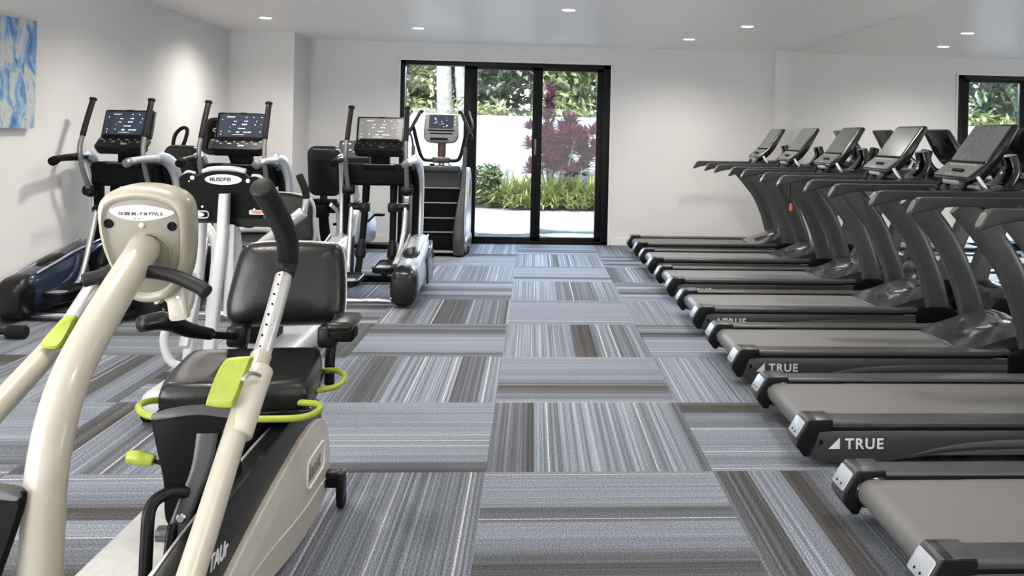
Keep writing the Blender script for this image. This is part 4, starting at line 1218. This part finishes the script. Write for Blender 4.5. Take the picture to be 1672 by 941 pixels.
    b = MB(); b.tube(al, 0.034, 26, 3); arm2 = part(b, 'arm', 'beige')
    b = MB(); b.tube([(-1.415, 2.76, 0.818), (-1.41, 2.98, 0.965)], 0.0245, 20); part(b, 'arm_tube', 'silver_tube', arm2)
    b = MB(); b.tube([(-1.41, 2.975, 0.96), (-1.36, 2.965, 1.0), (-1.24, 2.95, 1.02)], 0.024, 16, 4); part(b, 'hand_grip', 'foam_grip', arm2)
    b = MB(); b.tube([(-1.20, 2.47, 1.055), (-1.15, 2.485, 1.068), (-1.08, 2.49, 1.078), (-0.985, 2.48, 1.072), (-0.90, 2.46, 1.045), (-0.872, 2.45, 1.03)], [0.019, 0.0185, 0.018, 0.018, 0.019, 0.020], 18, 5); part(b, 'fixed_handlebar', 'foam_grip')
    fl = Frame(V(-1.372, 2.69, 0.862), V(0.98, 0, 0.2), V(-0.1, 0.4, 0.9))
    b = MB(); b.plate(spline2([(0.015, 0.046), (0.045, 0.040), (0.030, -0.010), (0.006, -0.044), (-0.036, -0.036), (-0.042, -0.016), (-0.010, 0.020)], 4), fl, -0.012, 0.016, 0.006, 3); part(b, 'release_lever', 'lime', arm2)
    # seat on its swivel
    rzs = R(7)
    cs, sn = math.cos(rzs), math.sin(rzs)
    fsx, fsy = V(cs, sn, 0), V(-sn, cs, 0)
    b = MB(); b.pillow(spline2([(-0.235, -0.17), (-0.20, -0.215), (0.0, -0.228), (0.20, -0.215), (0.235, -0.17), (0.245, 0.0), (0.235, 0.17), (0.20, 0.20), (0.0, 0.205), (-0.20, 0.20), (-0.235, 0.17), (-0.245, 0.0)], 5),
                       [(0.93, -0.060), (0.985, -0.050), (1.0, -0.025), (1.0, 0.005), (0.975, 0.032), (0.92, 0.047), (0.84, 0.050), (0.70, 0.044), (0.4, 0.038)], Frame(V(-0.985, 3.165, 0.605), fsx, fsy + V(0, 0, 0.05)))
    seat = part(b, 'seat', 'vinyl', angle=70)
    b = MB(); b.tube([Frame(V(-0.985, 3.165, 0.555), fsx, fsy + V(0, 0, 0.05)).p(x, y, 0) for x, y in spline2([(-0.235, -0.17), (-0.20, -0.213), (0.20, -0.213), (0.235, -0.17), (0.24, 0.17), (0.20, 0.20), (-0.20, 0.20), (-0.24, 0.17)], 4)], 0.006, 8, closed=True); part(b, 'seat_piping', 'gloss_black', seat)
    b = MB(); b.box((-0.98, 3.17, 0.525), (0.40, 0.36, 0.05), 0.015); part(b, 'seat_pan', 'matte_black')
    bfr = Frame(V(-0.955, 3.535, 0.868), fsx, V(sn * 0, 0.16, 1))
    outb = spline2([(-0.215, -0.085), (-0.185, -0.150), (-0.08, -0.158), (0.10, -0.158), (0.205, -0.150), (0.226, -0.085), (0.218, 0.06), (0.200, 0.140), (0.15, 0.160), (0.0, 0.166), (-0.13, 0.160), (-0.172, 0.135), (-0.195, 0.05)], 5)
    b = MB(); b.pillow(outb, [(0.96, -0.05), (1.0, -0.035), (1.0, -0.005), (0.985, 0.014), (0.94, 0.032), (0.84, 0.046), (0.66, 0.056), (0.4, 0.063), (0.15, 0.065)], bfr)
    back = part(b, 'backrest', 'vinyl', angle=70)
    b = MB(); b.tube([bfr.p(x * 0.985, y * 0.985, -0.04) for x, y in outb], 0.007, 8, closed=True); part(b, 'back_piping', 'aluminium', back)
    for s, x in ((-1, -1.10), (1, -0.765)):
        b = MB(); b.tube([(x, 3.46, 0.50), (x, 3.47, 0.62), (x + 0.01, 3.52, 0.75)], 0.020, 12, 3); b.box((x, 3.43, 0.690), (0.075, 0.07, 0.085), 0.018, 3); part(b, 'arm_bracket', 'black_plastic')
    b = MB(); b.tube([(-1.10, 3.41, 0.69), (-1.135, 3.20, 0.745)], 0.013, 12); rest = part(b, 'armrest', 'matte_black')
    b = MB(); b.tube([(-1.130, 3.22, 0.742), (-1.165, 3.10, 0.785), (-1.20, 3.0, 0.835), (-1.245, 2.93, 0.838)], [0.021, 0.026, 0.032, 0.026], 18, 5); part(b, 'armrest_pad', 'vinyl', rest)
    b = MB(); b.tube([(-0.76, 3.42, 0.70), (-0.69, 3.30, 0.742)], 0.016, 12); b.box((-0.675, 3.28, 0.735), (0.085, 0.10, 0.05), 0.016, 3); rest = part(b, 'armrest', 'matte_black')
    b = MB(); b.box((-0.662, 3.22, 0.788), (0.088, 0.20, 0.036), 0.016, 3); part(b, 'armrest_pad', 'vinyl', rest)
    # lime release rails round the seat
    b = MB(); b.tube([(-1.13, 3.02, 0.575), (-1.17, 2.98, 0.58), (-1.215, 2.945, 0.588), (-1.225, 2.88, 0.59), (-1.17, 2.82, 0.58), (-1.06, 2.80, 0.578), (-0.93, 2.80, 0.576), (-0.72, 2.80, 0.578), (-0.665, 2.84, 0.585), (-0.675, 2.915, 0.585), (-0.76, 2.99, 0.57), (-0.80, 3.02, 0.565)], 0.0105, 14, 6); part(b, 'release_rail', 'lime')
    b = MB(); b.tube([(-0.80, 3.42, 0.56), (-0.71, 3.36, 0.575), (-0.672, 3.29, 0.568), (-0.69, 3.20, 0.56), (-0.78, 3.14, 0.56)], 0.0105, 14, 6); part(b, 'release_rail', 'lime')
    b = MB(); b.tube([(-1.26, 2.9, 0.425), (-1.225, 2.9, 0.42), (-1.185, 2.9, 0.412)], [0.020, 0.024, 0.018], 18, 4); kn = part(b, 'seat_knob', 'lime')
    b = MB(); b.tube([(-1.19, 2.9, 0.413), (-1.05, 2.9, 0.372)], 0.007, 10); part(b, 'knob_rod', 'matte_black', kn)
    # pedals
    for k, (dx, dy, dz) in enumerate(((0, 0, 0), (-0.325, -0.46, -0.03))):
        pf_ = Frame(V(-0.895 + dx, 2.46 + dy, 0.555 + dz), V(1, 0, 0), V(0, 0.14, 1))
        outp = spline2([(-0.1238, 0.1187), (-0.1051, 0.1424), (-0.0034, 0.156), (0.0983, 0.1458), (0.1204, 0.1221), (0.0882, -0.017), (0.0509, -0.145), (-0.058, -0.150), (-0.0814, -0.0339)], 5)
        b = MB(); b.plate(outp, pf_, -0.022, 0.004, 0.006, 3); pd = part(b, 'pedal', 'matte_black')
        b = MB(); b.plate(spline2([(-0.115, 0.128), (-0.1051, 0.146), (-0.0034, 0.160), (0.0983, 0.149), (0.112, 0.130), (0.0, 0.142)], 4), pf_, -0.03, 0.010, 0.003); part(b, 'pedal_lip', 'panel_grey', pd)
        b = MB(); b.sweep([pf_.p(0.03, 0.09, 0.006), pf_.p(0.022, 0.0, 0.014), pf_.p(-0.01, -0.10, 0.022), pf_.p(-0.022, -0.165, 0.022)], pf_.u, [(0.030, 0.010), (0.027, 0.012), (0.026, 0.014), (0.032, 0.016)], 16, 3, 4); part(b, 'pedal_spine', 'panel_grey', pd)
        b = MB(); b.cyl(pf_.p(-0.014, -0.122, 0.03), pf_.p(-0.014, -0.122, 0.043), 0.013, 18, 0.004); part(b, 'pedal_bolt', 'chrome', pd)
        b = MB(); b.tube([pf_.p(-0.075, -0.165, 0.02), pf_.p(0.06, -0.165, 0.02)], 0.021, 14); part(b, 'pedal_axle', 'panel_grey', pd)
        o_ = V(dx, dy, dz)
        b = MB()
        b.tube([V(-0.90, 2.43, 0.50) + o_, V(-0.945, 2.41, 0.505) + o_, V(-0.972, 2.37, 0.485) + o_, V(-0.968, 2.34, 0.40) + o_, V(-0.955, 2.30, 0.22) + o_, V(-0.95, 2.28, 0.13 - dz) + o_], 0.0165, 12, 5)
        b.tube([V(-0.93, 2.41, 0.42) + o_, V(-0.925, 2.37, 0.34) + o_, V(-0.92, 2.33, 0.13 - dz) + o_], 0.0145, 12, 4)
        part(b, 'pedal_crank', 'black_plastic')
    b = MB(); b.sweep([(-0.86, 2.62, 0.56), (-0.835, 2.60, 0.47), (-0.845, 2.56, 0.40), (-0.90, 2.52, 0.375)], (0, 1, 0), [(0.03, 0.016)] * 4, 14, 4, 4)
    lb = part(b, 'link_bracket', 'matte_black')
    b = MB()
    for p in ((-0.826, 2.57, 0.50), (-0.822, 2.57, 0.45), (-0.835, 2.53, 0.41)): b.ell(p, (0.006, 0.004, 0.006), 10, 6)
    part(b, 'bracket_bolts', 'chrome', lb)
    return t
make_front_stepper()

# ------------------------------------------------------------------ second stepper, white frame, behind the first
def make_rear_stepper():
    ORG = V(-1.65, 5.2, 0)
    t = thing('recumbent_stepper', 'white framed recumbent stepper with a black console back and oval white badge', 'recumbent stepper', ORG, 0)
    def part(b, name, material, parent=t, angle=38, smooth=True):
        return b.build(name, material, parent, ORG, angle, smooth)
    fc = tilt_frame((-1.605, 4.70, 1.118), R(-6), R(-2))
    out = spline2([(-0.218, 0.060), (-0.205, 0.105), (-0.165, 0.118), (-0.125, 0.103), (-0.10, 0.118), (-0.05, 0.128), (0.0, 0.128), (0.10, 0.120), (0.135, 0.099), (0.165, 0.106), (0.205, 0.088), (0.226, 0.040), (0.20, -0.10), (0.15, -0.165), (0.03, -0.146), (-0.10, -0.126), (-0.17, -0.105)], 4)
    b = MB(); b.pillow(out, [(0.96, -0.05), (1.0, -0.04), (1.0, -0.006), (0.975, 0.0)], fc); con = part(b, 'console_housing', 'matte_black')
    b = MB(); b.tube([fc.p(-0.10, 0.124, -0.02), fc.p(-0.05, 0.140, -0.02), fc.p(0.05, 0.142, -0.02), fc.p(0.115, 0.130, -0.02)], 0.014, 12, 5); b.tube([fc.p(0.15, 0.106, -0.02), fc.p(0.19, 0.103, -0.02), fc.p(0.222, 0.06, -0.02)], 0.010, 10, 4); b.tube([fc.p(-0.205, 0.10, -0.02), fc.p(-0.18, 0.122, -0.02), fc.p(-0.14, 0.115, -0.02)], 0.008, 10, 4)
    part(b, 'console_rim', 'white_metal', con)
    b = MB(); b.plate(ellipse(0.094, 0.027, 40), Frame(fc.p(0.01, 0.088, 0), fc.u, fc.v), 0.0, 0.003); bd = part(b, 'oval_badge', 'white_print', con)
    b = MB(); b.text('MUSDBIR', Frame(fc.p(-0.060, 0.080, 0.003), fc.u, fc.v), 0.027, 0.0003, bold=0.045); b.text('- - .', Frame(fc.p(-0.01, 0.070, 0.003), fc.u, fc.v), 0.014, 0.0003, bold=0.02); part(b, 'badge_lettering', 'dark_print', bd, smooth=False)
    b = MB()
    for a_, c_, r_ in ((-0.148, 0.095, 0.011), (0.135, 0.084, 0.011), (-0.165, 0.076, 0.004), (-0.10, -0.055, 0.006), (0.165, -0.065, 0.006)): b.cyl(fc.p(a_, c_, -0.002), fc.p(a_, c_, 0.003), r_, 18)
    part(b, 'screw_caps', 'white_print', con)
    b = MB(); b.plate(rr(0.11, 0.024, 0.006), Frame(fc.p(0.195, -0.080, 0), fc.u, fc.v), 0.0, 0.006); sk = part(b, 'side_sticker', 'sticker', con)
    b = MB(); b.text('TISMND', Frame(fc.p(0.153, -0.088, 0.006), fc.u, fc.v), 0.022, 0.0003, bold=0.04); part(b, 'sticker_lettering', 'red_print', sk, smooth=False)
    b = MB(); b.plate(rr(0.26, 0.045, 0.012), Frame(fc.p(0.13, -0.135, -0.01), fc.u, fc.v), -0.03, 0.012, 0.004); b.plate(rr(0.20, 0.09, 0.02), Frame(fc.p(-0.12, -0.10, -0.02), fc.u, fc.v), -0.04, 0.01, 0.006); part(b, 'console_tray', 'black_plastic', con)
    b = MB(); b.tube([Frame(fc.p(-0.12, -0.095, 0), fc.u, fc.v).p(x, y, 0.012) for x, y in rr(0.11, 0.035, 0.014)], 0.004, 8, closed=True); lt = part(b, 'latch_frame', 'aluminium', con)
    b = MB(); b.plate(ellipse(0.035, 0.013, 20), Frame(fc.p(-0.12, -0.095, 0), fc.u, fc.v), 0.008, 0.016, 0.003); part(b, 'latch', 'white_print', lt)
    # posts
    b = MB(); b.sweep([(-1.575, 4.655, 1.135), (-1.585, 4.655, 0.85), (-1.62, 4.66, 0.53), (-1.64, 4.66, 0.15), (-1.64, 4.66, 0.06)], (1, 0, 0), [(0.024, 0.03), (0.028, 0.034), (0.030, 0.036), (0.032, 0.038), (0.032, 0.038)], 18, 5, 4); part(b, 'main_post', 'white_metal')
    b = MB(); b.prism([(4.66, 0.98), (4.76, 0.95), (4.82, 0.80), (4.76, 0.58), (4.66, 0.50)], 'x', -1.575, -1.525, 0.01); part(b, 'post_gusset', 'white_metal')
    b = MB(); b.sweep([(-1.775, 4.9, 1.0), (-1.79, 4.9, 0.67), (-1.815, 4.9, 0.44), (-1.84, 4.9, 0.10)], (1, 0, 0), [(0.026, 0.03)] * 4, 18, 4, 4); part(b, 'side_post', 'white_metal')
    b = MB(); b.sweep([(-1.725, 4.7, 0.61), (-1.74, 4.66, 0.46), (-1.742, 4.6, 0.36)], (1, 0, 0), [(0.024, 0.022)] * 3, 16, 4, 4); part(b, 'pedal_arm', 'white_metal')
    b = MB(); b.tube([(-1.71, 4.5, 0.62), (-1.77, 4.5, 0.53), (-1.80, 4.5, 0.42), (-1.76, 4.5, 0.31), (-1.64, 4.52, 0.27)], 0.020, 14, 5); part(b, 'foot_loop', 'white_metal')
    b = MB(); b.box((-1.64, 5.3, 0.11), (0.50, 1.75, 0.14), 0.05, 3); part(b, 'base_shroud', 'white_metal')
    b = MB(); b.cyl((-1.91, 4.55, 0.05), (-1.87, 4.55, 0.05), 0.05, 22, 0.008); b.cyl((-1.41, 4.55, 0.05), (-1.37, 4.55, 0.05), 0.05, 22, 0.008); part(b, 'castor_wheel', 'rubber')
    b = MB(); b.tube([(-1.88, 4.95, 0.44), (-1.97, 4.96, 0.66), (-1.965, 4.97, 0.86), (-1.90, 4.98, 0.94)], 0.026, 14, 5); part(b, 'wheel_guard', 'beige_light')
    b = MB(); b.ell((-1.93, 5.02, 0.78), (0.07, 0.05, 0.10)); part(b, 'flywheel_cover', 'silver_paint')
    # arms
    b = MB(); b.tube([(-1.60, 4.95, 0.45), (-1.585, 5.2, 0.72), (-1.58, 5.28, 0.79), (-1.42, 5.30, 0.92), (-1.34, 5.30, 0.985)], [0.030, 0.030, 0.029, 0.028, 0.030], 18, 4); a = part(b, 'arm', 'white_metal')
    b = MB(); b.tube([(-1.42, 5.295, 0.925), (-1.345, 5.295, 0.985)], 0.034, 18); part(b, 'arm_collar', 'aluminium', a)
    b = MB(); b.tube([(-1.338, 5.30, 0.985), (-1.328, 5.30, 1.05), (-1.335, 5.30, 1.09)], 0.018, 14, 3); part(b, 'arm_tube', 'silver_tube', a)
    b = MB(); b.tube([(-1.328, 5.30, 1.07), (-1.335, 5.30, 1.12), (-1.37, 5.30, 1.205)], 0.022, 16, 4); part(b, 'hand_grip', 'foam_grip', a)
    b = MB(); b.tube([(-1.74, 4.95, 0.45), (-1.80, 5.2, 0.78), (-1.92, 5.32, 0.93)], 0.028, 16, 4); a = part(b, 'arm', 'white_metal')
    b = MB(); b.tube([(-1.92, 5.32, 0.93), (-1.93, 5.32, 1.03), (-1.90, 5.32, 1.12)], 0.022, 16, 4); part(b, 'hand_grip', 'foam_grip', a)
    # seat
    b = MB(); b.pillow(rr(0.46, 0.44, 0.10, 7), [(0.9, -0.05), (1, -0.03), (1, 0.02), (0.95, 0.045), (0.85, 0.05)], Frame(V(-1.66, 5.55, 0.60), V(1, 0, 0), V(0, 1, 0.05))); part(b, 'seat', 'vinyl', angle=70)
    b = MB(); b.box((-1.66, 5.6, 0.36), (0.20, 0.32, 0.40), 0.03, 3); part(b, 'seat_pedestal', 'matte_black')
    fb = Frame(V(-1.655, 5.84, 0.90), V(1, 0.06, 0), V(0, 0.16, 1))
    outb = spline2([(-0.225, -0.17), (0.0, -0.19), (0.225, -0.17), (0.232, 0.0), (0.222, 0.09), (0.17, 0.145), (0.0, 0.165), (-0.17, 0.145), (-0.222, 0.09), (-0.232, 0.0)], 5)
    b = MB(); b.pillow(outb, [(0.96, -0.05), (1.0, -0.03), (0.99, 0.01), (0.95, 0.03), (0.80, 0.032)], fb); bk = part(b, 'backrest', 'vinyl', angle=70)
    b = MB(); b.pillow(outb, [(0.98, -0.09), (1.035, -0.075), (1.035, -0.03), (1.0, -0.02)], fb); part(b, 'back_shell', 'white_metal', bk)
    b = MB(); b.pillow(rr(0.40, 0.12, 0.05, 6), [(0.9, -0.05), (1, -0.03), (1, 0.02), (0.95, 0.04), (0.85, 0.045)], Frame(V(-1.72, 5.70, 0.775), V(1, 0, 0), V(0, 0.3, 1))); lp = part(b, 'lumbar_pad', 'vinyl', angle=70)
    b = MB(); b.tube([(-1.90, 5.66, 0.83), (-1.72, 5.655, 0.842), (-1.54, 5.66, 0.83)], 0.018, 12, 4); part(b, 'lumbar_roll', 'vinyl_grey', lp)
    return t
make_rear_stepper()

# ------------------------------------------------------------------ garden beyond the door
structure(MB().box((-3, 27, -0.09), (50, 30, 0.10)).build('ground', 'paving', smooth=False), 'pale sunlit garden paving')
structure(MB().box((0, 19.55, 0.92), (30, 0.22, 1.88), 0.01).build('wall_garden', 'white_block_wall', smooth=False), 'white painted block garden wall')
structure(MB().box((0, 18.75, -0.02), (30, 1.5, 0.09), 0.01).build('planting_bed', 'soil', smooth=False), 'planting bed along the garden wall')
structure(MB().box((-0.4, 4.3, CEIL + 0.25), (10.0, 16.4, 0.24)).build('roof', 'ceiling_paint', smooth=False))
rnd = random.Random(11)
for i, (x, y, sx, sy, lab) in enumerate(((-0.42, 13.15, 0.85, 0.75, 'pale stone paving slab outside the middle door panel'), (0.62, 13.6, 0.95, 0.7, 'pale stone paving slab outside the right door panel'), (-1.5, 13.5, 0.8, 0.8, 'pale stone paving slab outside the left door panel'), (0.55, 12.65, 0.7, 0.5, 'pale stone paving slab nearest the right door panel'))):
    pts = [(x + sx / 2 * math.cos(a) * rnd.uniform(0.85, 1.1) * 1.2, y + sy / 2 * math.sin(a) * rnd.uniform(0.85, 1.1) * 1.2) for a in [PI / 4 + k * PI / 4 for k in range(8)]]
    b = MB(); b.prism(pts, 'z', -0.045, 0.035, 0.012, 2)
    tag(b.build('paving_slab', 'slab'), lab, 'paving slab', 'stone slabs outside the door')

def leaf(verts, faces, base_, d, L_, wd, droop, up_=V(0, 0, 1), fold=0.25, seg=3):
    """one lance-shaped leaf of several quads"""
    d = d.normalized()
    side = d.cross(up_)
    if side.length < 1e-3: side = V(1, 0, 0)
    side.normalize()
    n0 = len(verts)
    p = base_.copy()
    dd = d.copy()
    prof = [0.25, 0.9, 0.8, 0.0] if seg == 3 else [0.3, 1.0, 0.0]
    step = L_ / seg
    for i in range(seg + 1):
        wq = wd * prof[i] / 2
        nrm = side.cross(dd)
        verts.append(tuple(p - side * wq + nrm * wq * fold)); verts.append(tuple(p)); verts.append(tuple(p + side * wq + nrm * wq * fold))
        p = p + dd * step
        dd = (dd + V(0, 0, -droop)).normalized()
    for i in range(seg):
        a = n0 + i * 3
        faces.append((a, a + 1, a + 4, a + 3)); faces.append((a + 1, a + 2, a + 5, a + 4))

# red cordyline
rd = random.Random(21)
t = thing('red_cordyline', 'tall burgundy red cordyline shrub in front of the white garden wall', 'shrub', (0.45, 18.35, 0.02))
vs, fs_ = [], []
stems = MB()
heads = []
for k in range(96):
    if k < 12:     # the tall spire
        f = k / 11
        hx, hy, hz = -0.18 + 0.04 * math.sin(k * 2.1) + 0.05 * f, rd.uniform(-0.1, 0.1), 1.2 + 1.18 * f
        sz = 0.9 - 0.25 * f
    elif k < 74:   # the broad head on the right
        a, q = rd.uniform(0, 2 * PI), math.sqrt(rd.random())
        hx, hy, hz = 0.30 + 0.56 * q * math.cos(a), rd.uniform(-0.25, 0.3), 1.15 + 0.56 * q * math.sin(a)
        sz = 1.0
    else:          # the left skirt
        hx, hy, hz = rd.uniform(-0.55, 0.0), rd.uniform(-0.2, 0.2), rd.uniform(0.6, 1.55)
        sz = 0.8
    heads.append((hx, hy, hz))
    for j in range(34):
        az, el = rd.uniform(0, 2 * PI), rd.uniform(-0.1, 1.25)
        d = V(math.cos(az) * math.cos(el), math.sin(az) * math.cos(el), math.sin(el))
        leaf(vs, fs_, V(hx, hy, hz) + d * 0.02, d, rd.uniform(0.20, 0.36) * sz, rd.uniform(0.06, 0.095) * sz, rd.uniform(0.02, 0.22))
for i in range(0, 96, 10):
    hx, hy, hz = heads[i]
    stems.tube([(hx * 0.25, hy * 0.3, 0), (hx * 0.6, hy * 0.6, hz * 0.5), (hx, hy, hz)], 0.016, 8, 3)
stems.build('stems', 'bark', t)
pydata('foliage', vs, fs_, 'leaf_red', t)

# lily clumps
def lily(x, y, z0, h, n, seed, label, material='leaf_lily', spread=1.0):
    rl = random.Random(seed)
    vs, fs_ = [], []
    for j in range(n):
        az = rl.uniform(0, 2 * PI)
        el = rl.uniform(0.55, 1.4)
        d = V(math.cos(az) * math.cos(el) * spread, math.sin(az) * math.cos(el) * spread, math.sin(el))
        b0 = V(rl.uniform(-0.06, 0.06), rl.uniform(-0.06, 0.06), 0)
        leaf(vs, fs_, b0, d, h * rl.uniform(0.8, 1.35), rl.uniform(0.030, 0.055), rl.uniform(0.28, 0.62), seg=3)
    o = pydata('lily_clump', vs, fs_, material)
    o.location = (x, y, z0)
    return tag(o, label, 'plant', 'strap-leaved plants along the garden wall')
where = ['green strap-leaved clump beside the dark shrub', 'green strap-leaved clump left of the middle door frame', 'green strap-leaved clump behind the middle door frame', 'green strap-leaved clump under the left of the red cordyline',
         'green strap-leaved clump right under the red cordyline', 'green strap-leaved clump right of the red cordyline', 'green strap-leaved clump at the right edge of the door', 'green strap-leaved clump beyond the right door frame', 'green strap-leaved clump in the left door panel', 'second green strap-leaved clump in the left door panel']
for i, x in enumerate((-0.55, -0.26, 0.02, 0.30, 0.58, 0.88, 1.18, 1.5, -1.7, -2.2)):
    lily(x, 17.95 + 0.10 * (i % 3), 0.02, 0.62 + 0.08 * (i % 2), 110, 40 + i, where[i])
for i, x in enumerate((-0.4, -0.1, 0.16, 0.44, 0.74, 1.02, 1.34)):
    lily(x, 17.55 + 0.06 * (i % 2), 0.0, 0.36, 60, 80 + i, ['low pale strap-leaved clump at the paving edge, leftmost', 'low pale strap-leaved clump at the paving edge, second from left', 'low pale strap-leaved clump at the paving edge, third from left', 'low pale strap-leaved clump at the paving edge below the cordyline', 'low pale strap-leaved clump at the paving edge, third from right', 'low pale strap-leaved clump at the paving edge, second from right', 'low pale strap-leaved clump at the paving edge, rightmost'][i])
def crown_mesh(name, n, c, rad, lsize, material, parent, seed, shell=0.55):
    rc = random.Random(seed)
    vs, fs_ = [], []
    lobes = [(V(rc.uniform(-0.65, 0.65), rc.uniform(-0.65, 0.65), rc.uniform(-0.65, 0.65)), rc.uniform(0.35, 0.6)) for _ in range(16)]
    for j in range(n):
        lc, lr = lobes[rc.randrange(len(lobes))]
        while True:
            q = V(rc.uniform(-1, 1), rc.uniform(-1, 1), rc.uniform(-1, 1))
            if 0.2 < q.length < 1: break
        q = q.normalized() * rc.uniform(shell, 1) * lr + lc
        p = V(q.x * rad[0], q.y * rad[1], q.z * rad[2]) + V(*c)
        d = V(rc.uniform(-1, 1), rc.uniform(-1, 1), rc.uniform(-0.7, 0.6))
        leaf(vs, fs_, p, d, lsize * rc.uniform(0.7, 1.4), lsize * rc.uniform(0.35, 0.6), 0.15, V(rc.uniform(-0.6, 0.6), rc.uniform(-0.6, 0.6), 1), 0.2, 2)
    return pydata(name, vs, fs_, material, parent)
t = thing('leafy_shrub', 'dark green leafy shrub left of the strap-leaved plants in the middle door panel', 'shrub', (-1.05, 18.2, 0.02))
crown_mesh('foliage', 900, (0.04, 0, 0.38), (0.48, 0.38, 0.48), 0.14, 'leaf_shrub', t, 5)
b = MB(); b.tube([(0, 0, -0.01), (0.02, 0, 0.3)], 0.02, 8); b.tube([(0, 0, 0), (-0.1, 0.02, 0.3)], 0.015, 8); b.build('stems', 'bark', t)
t = thing('leafy_shrub', 'low green leafy shrub behind the stair climber in the left door panel', 'shrub', (-1.95, 18.5, 0.02))
crown_mesh('foliage', 500, (0, 0, 0.36), (0.4, 0.3, 0.4), 0.12, 'leaf_shrub', t, 6)
b = MB(); b.tube([(0, 0, -0.01), (0.02, 0, 0.3)], 0.02, 8); b.build('stems', 'bark', t)
# trees over the wall
def tree(x, y, h, rad, n, material, seed, label, trunk=0.10, ls=0.26):
    t = thing('garden_tree', label, 'tree', (x, y, -0.04), 0, 'trees behind the garden wall')
    crown_mesh('crown', n, (0, 0, h), rad, ls, material, t, seed)
    b = MB(); b.tube([(0, 0, 0), (0.05, 0, h * 0.5), (0.0, 0.1, h)], [trunk, trunk * 0.8, trunk * 0.4], 12, 4); b.build('trunk', 'bark', t, angle=80)
specs = [(-6.9, 23.0, 3.0, 'leaf_pale', 'pale bushy tree farthest left behind the garden wall'), (-5.2, 22.5, 2.8, 'leaf_dark', 'dark bushy tree second from left behind the garden wall'),
         (-3.4, 23.0, 3.0, 'leaf_pale', 'pale green tree left of the two white trunks'), (-1.35, 22.8, 3.0, 'leaf_dark', 'dark green tree in the middle door panel, right of the white trunks'),
         (-0.1, 23.4, 3.1, 'leaf_dark', 'dark green tree behind the middle door frame'), (1.2, 22.6, 2.9, 'leaf_pale', 'pale green tree behind the red cordyline spire'), (2.6, 23.2, 3.0, 'leaf_lime', 'lime green tree at the right end of the garden wall'),
         (-8.7, 23.2, 3.0, 'leaf_dark', 'dark tree behind the wall seen only in the mirror')]
for i, (x, y, z, m_, lab) in enumerate(specs):
    tree(x, y, z, (1.35, 1.1, 1.75), 3000, m_, 100 + i, lab)
low = [(-2.6, 21.0, 'leaf_lime', 'low pale bush over the wall below the white trunks'), (-1.0, 20.8, 'leaf_lime', 'low pale bush over the wall in the middle door panel'), (0.6, 20.9, 'leaf_lime', 'low pale bush over the wall behind the cordyline'), (-4.3, 21.0, 'leaf_lime', 'low pale bush over the wall at the left door edge'), (1.9, 21.0, 'leaf_pale', 'low pale bush over the wall at the right door edge')]
for i, (x, y, m_, lab) in enumerate(low):
    t = thing('garden_bush', lab, 'bush', (x, y, -0.04), 0, 'bushes behind the garden wall')
    crown_mesh('foliage', 1500, (0, 0, 1.5), (0.95, 0.6, 0.85), 0.20, m_, t, 200 + i)
    b = MB(); b.tube([(0, 0, 0), (0, 0, 1.2)], 0.04, 10); b.build('stem', 'bark', t)
for i, (x, lean, r_, lab) in enumerate(((-2.12, 0.05, 0.20, 'thick pale tree trunk seen through the left door panel'), (-1.62, 0.10, 0.14, 'thinner pale leaning tree trunk beside the thick one'))):
    t = thing('pale_tree', lab, 'tree', (x, 21.8, -0.04), 0)
    b = MB(); b.tube([(0, 0, 0), (-lean * 0.8, 0, 1.5), (-lean * 2.2, 0, 3.0), (-lean * 3, 0.1, 5.0)], [r_ * 1.25, r_ * 1.05, r_ * 0.9, r_ * 0.7], 18, 6); b.build('trunk', 'bark', t, angle=80)
    crown_mesh('crown', 700, (-lean * 3 - 0.5 + 1.0 * i, 0.2, 5.6), (0.6, 0.7, 0.7), 0.26, 'leaf_pale', t, 300 + i)
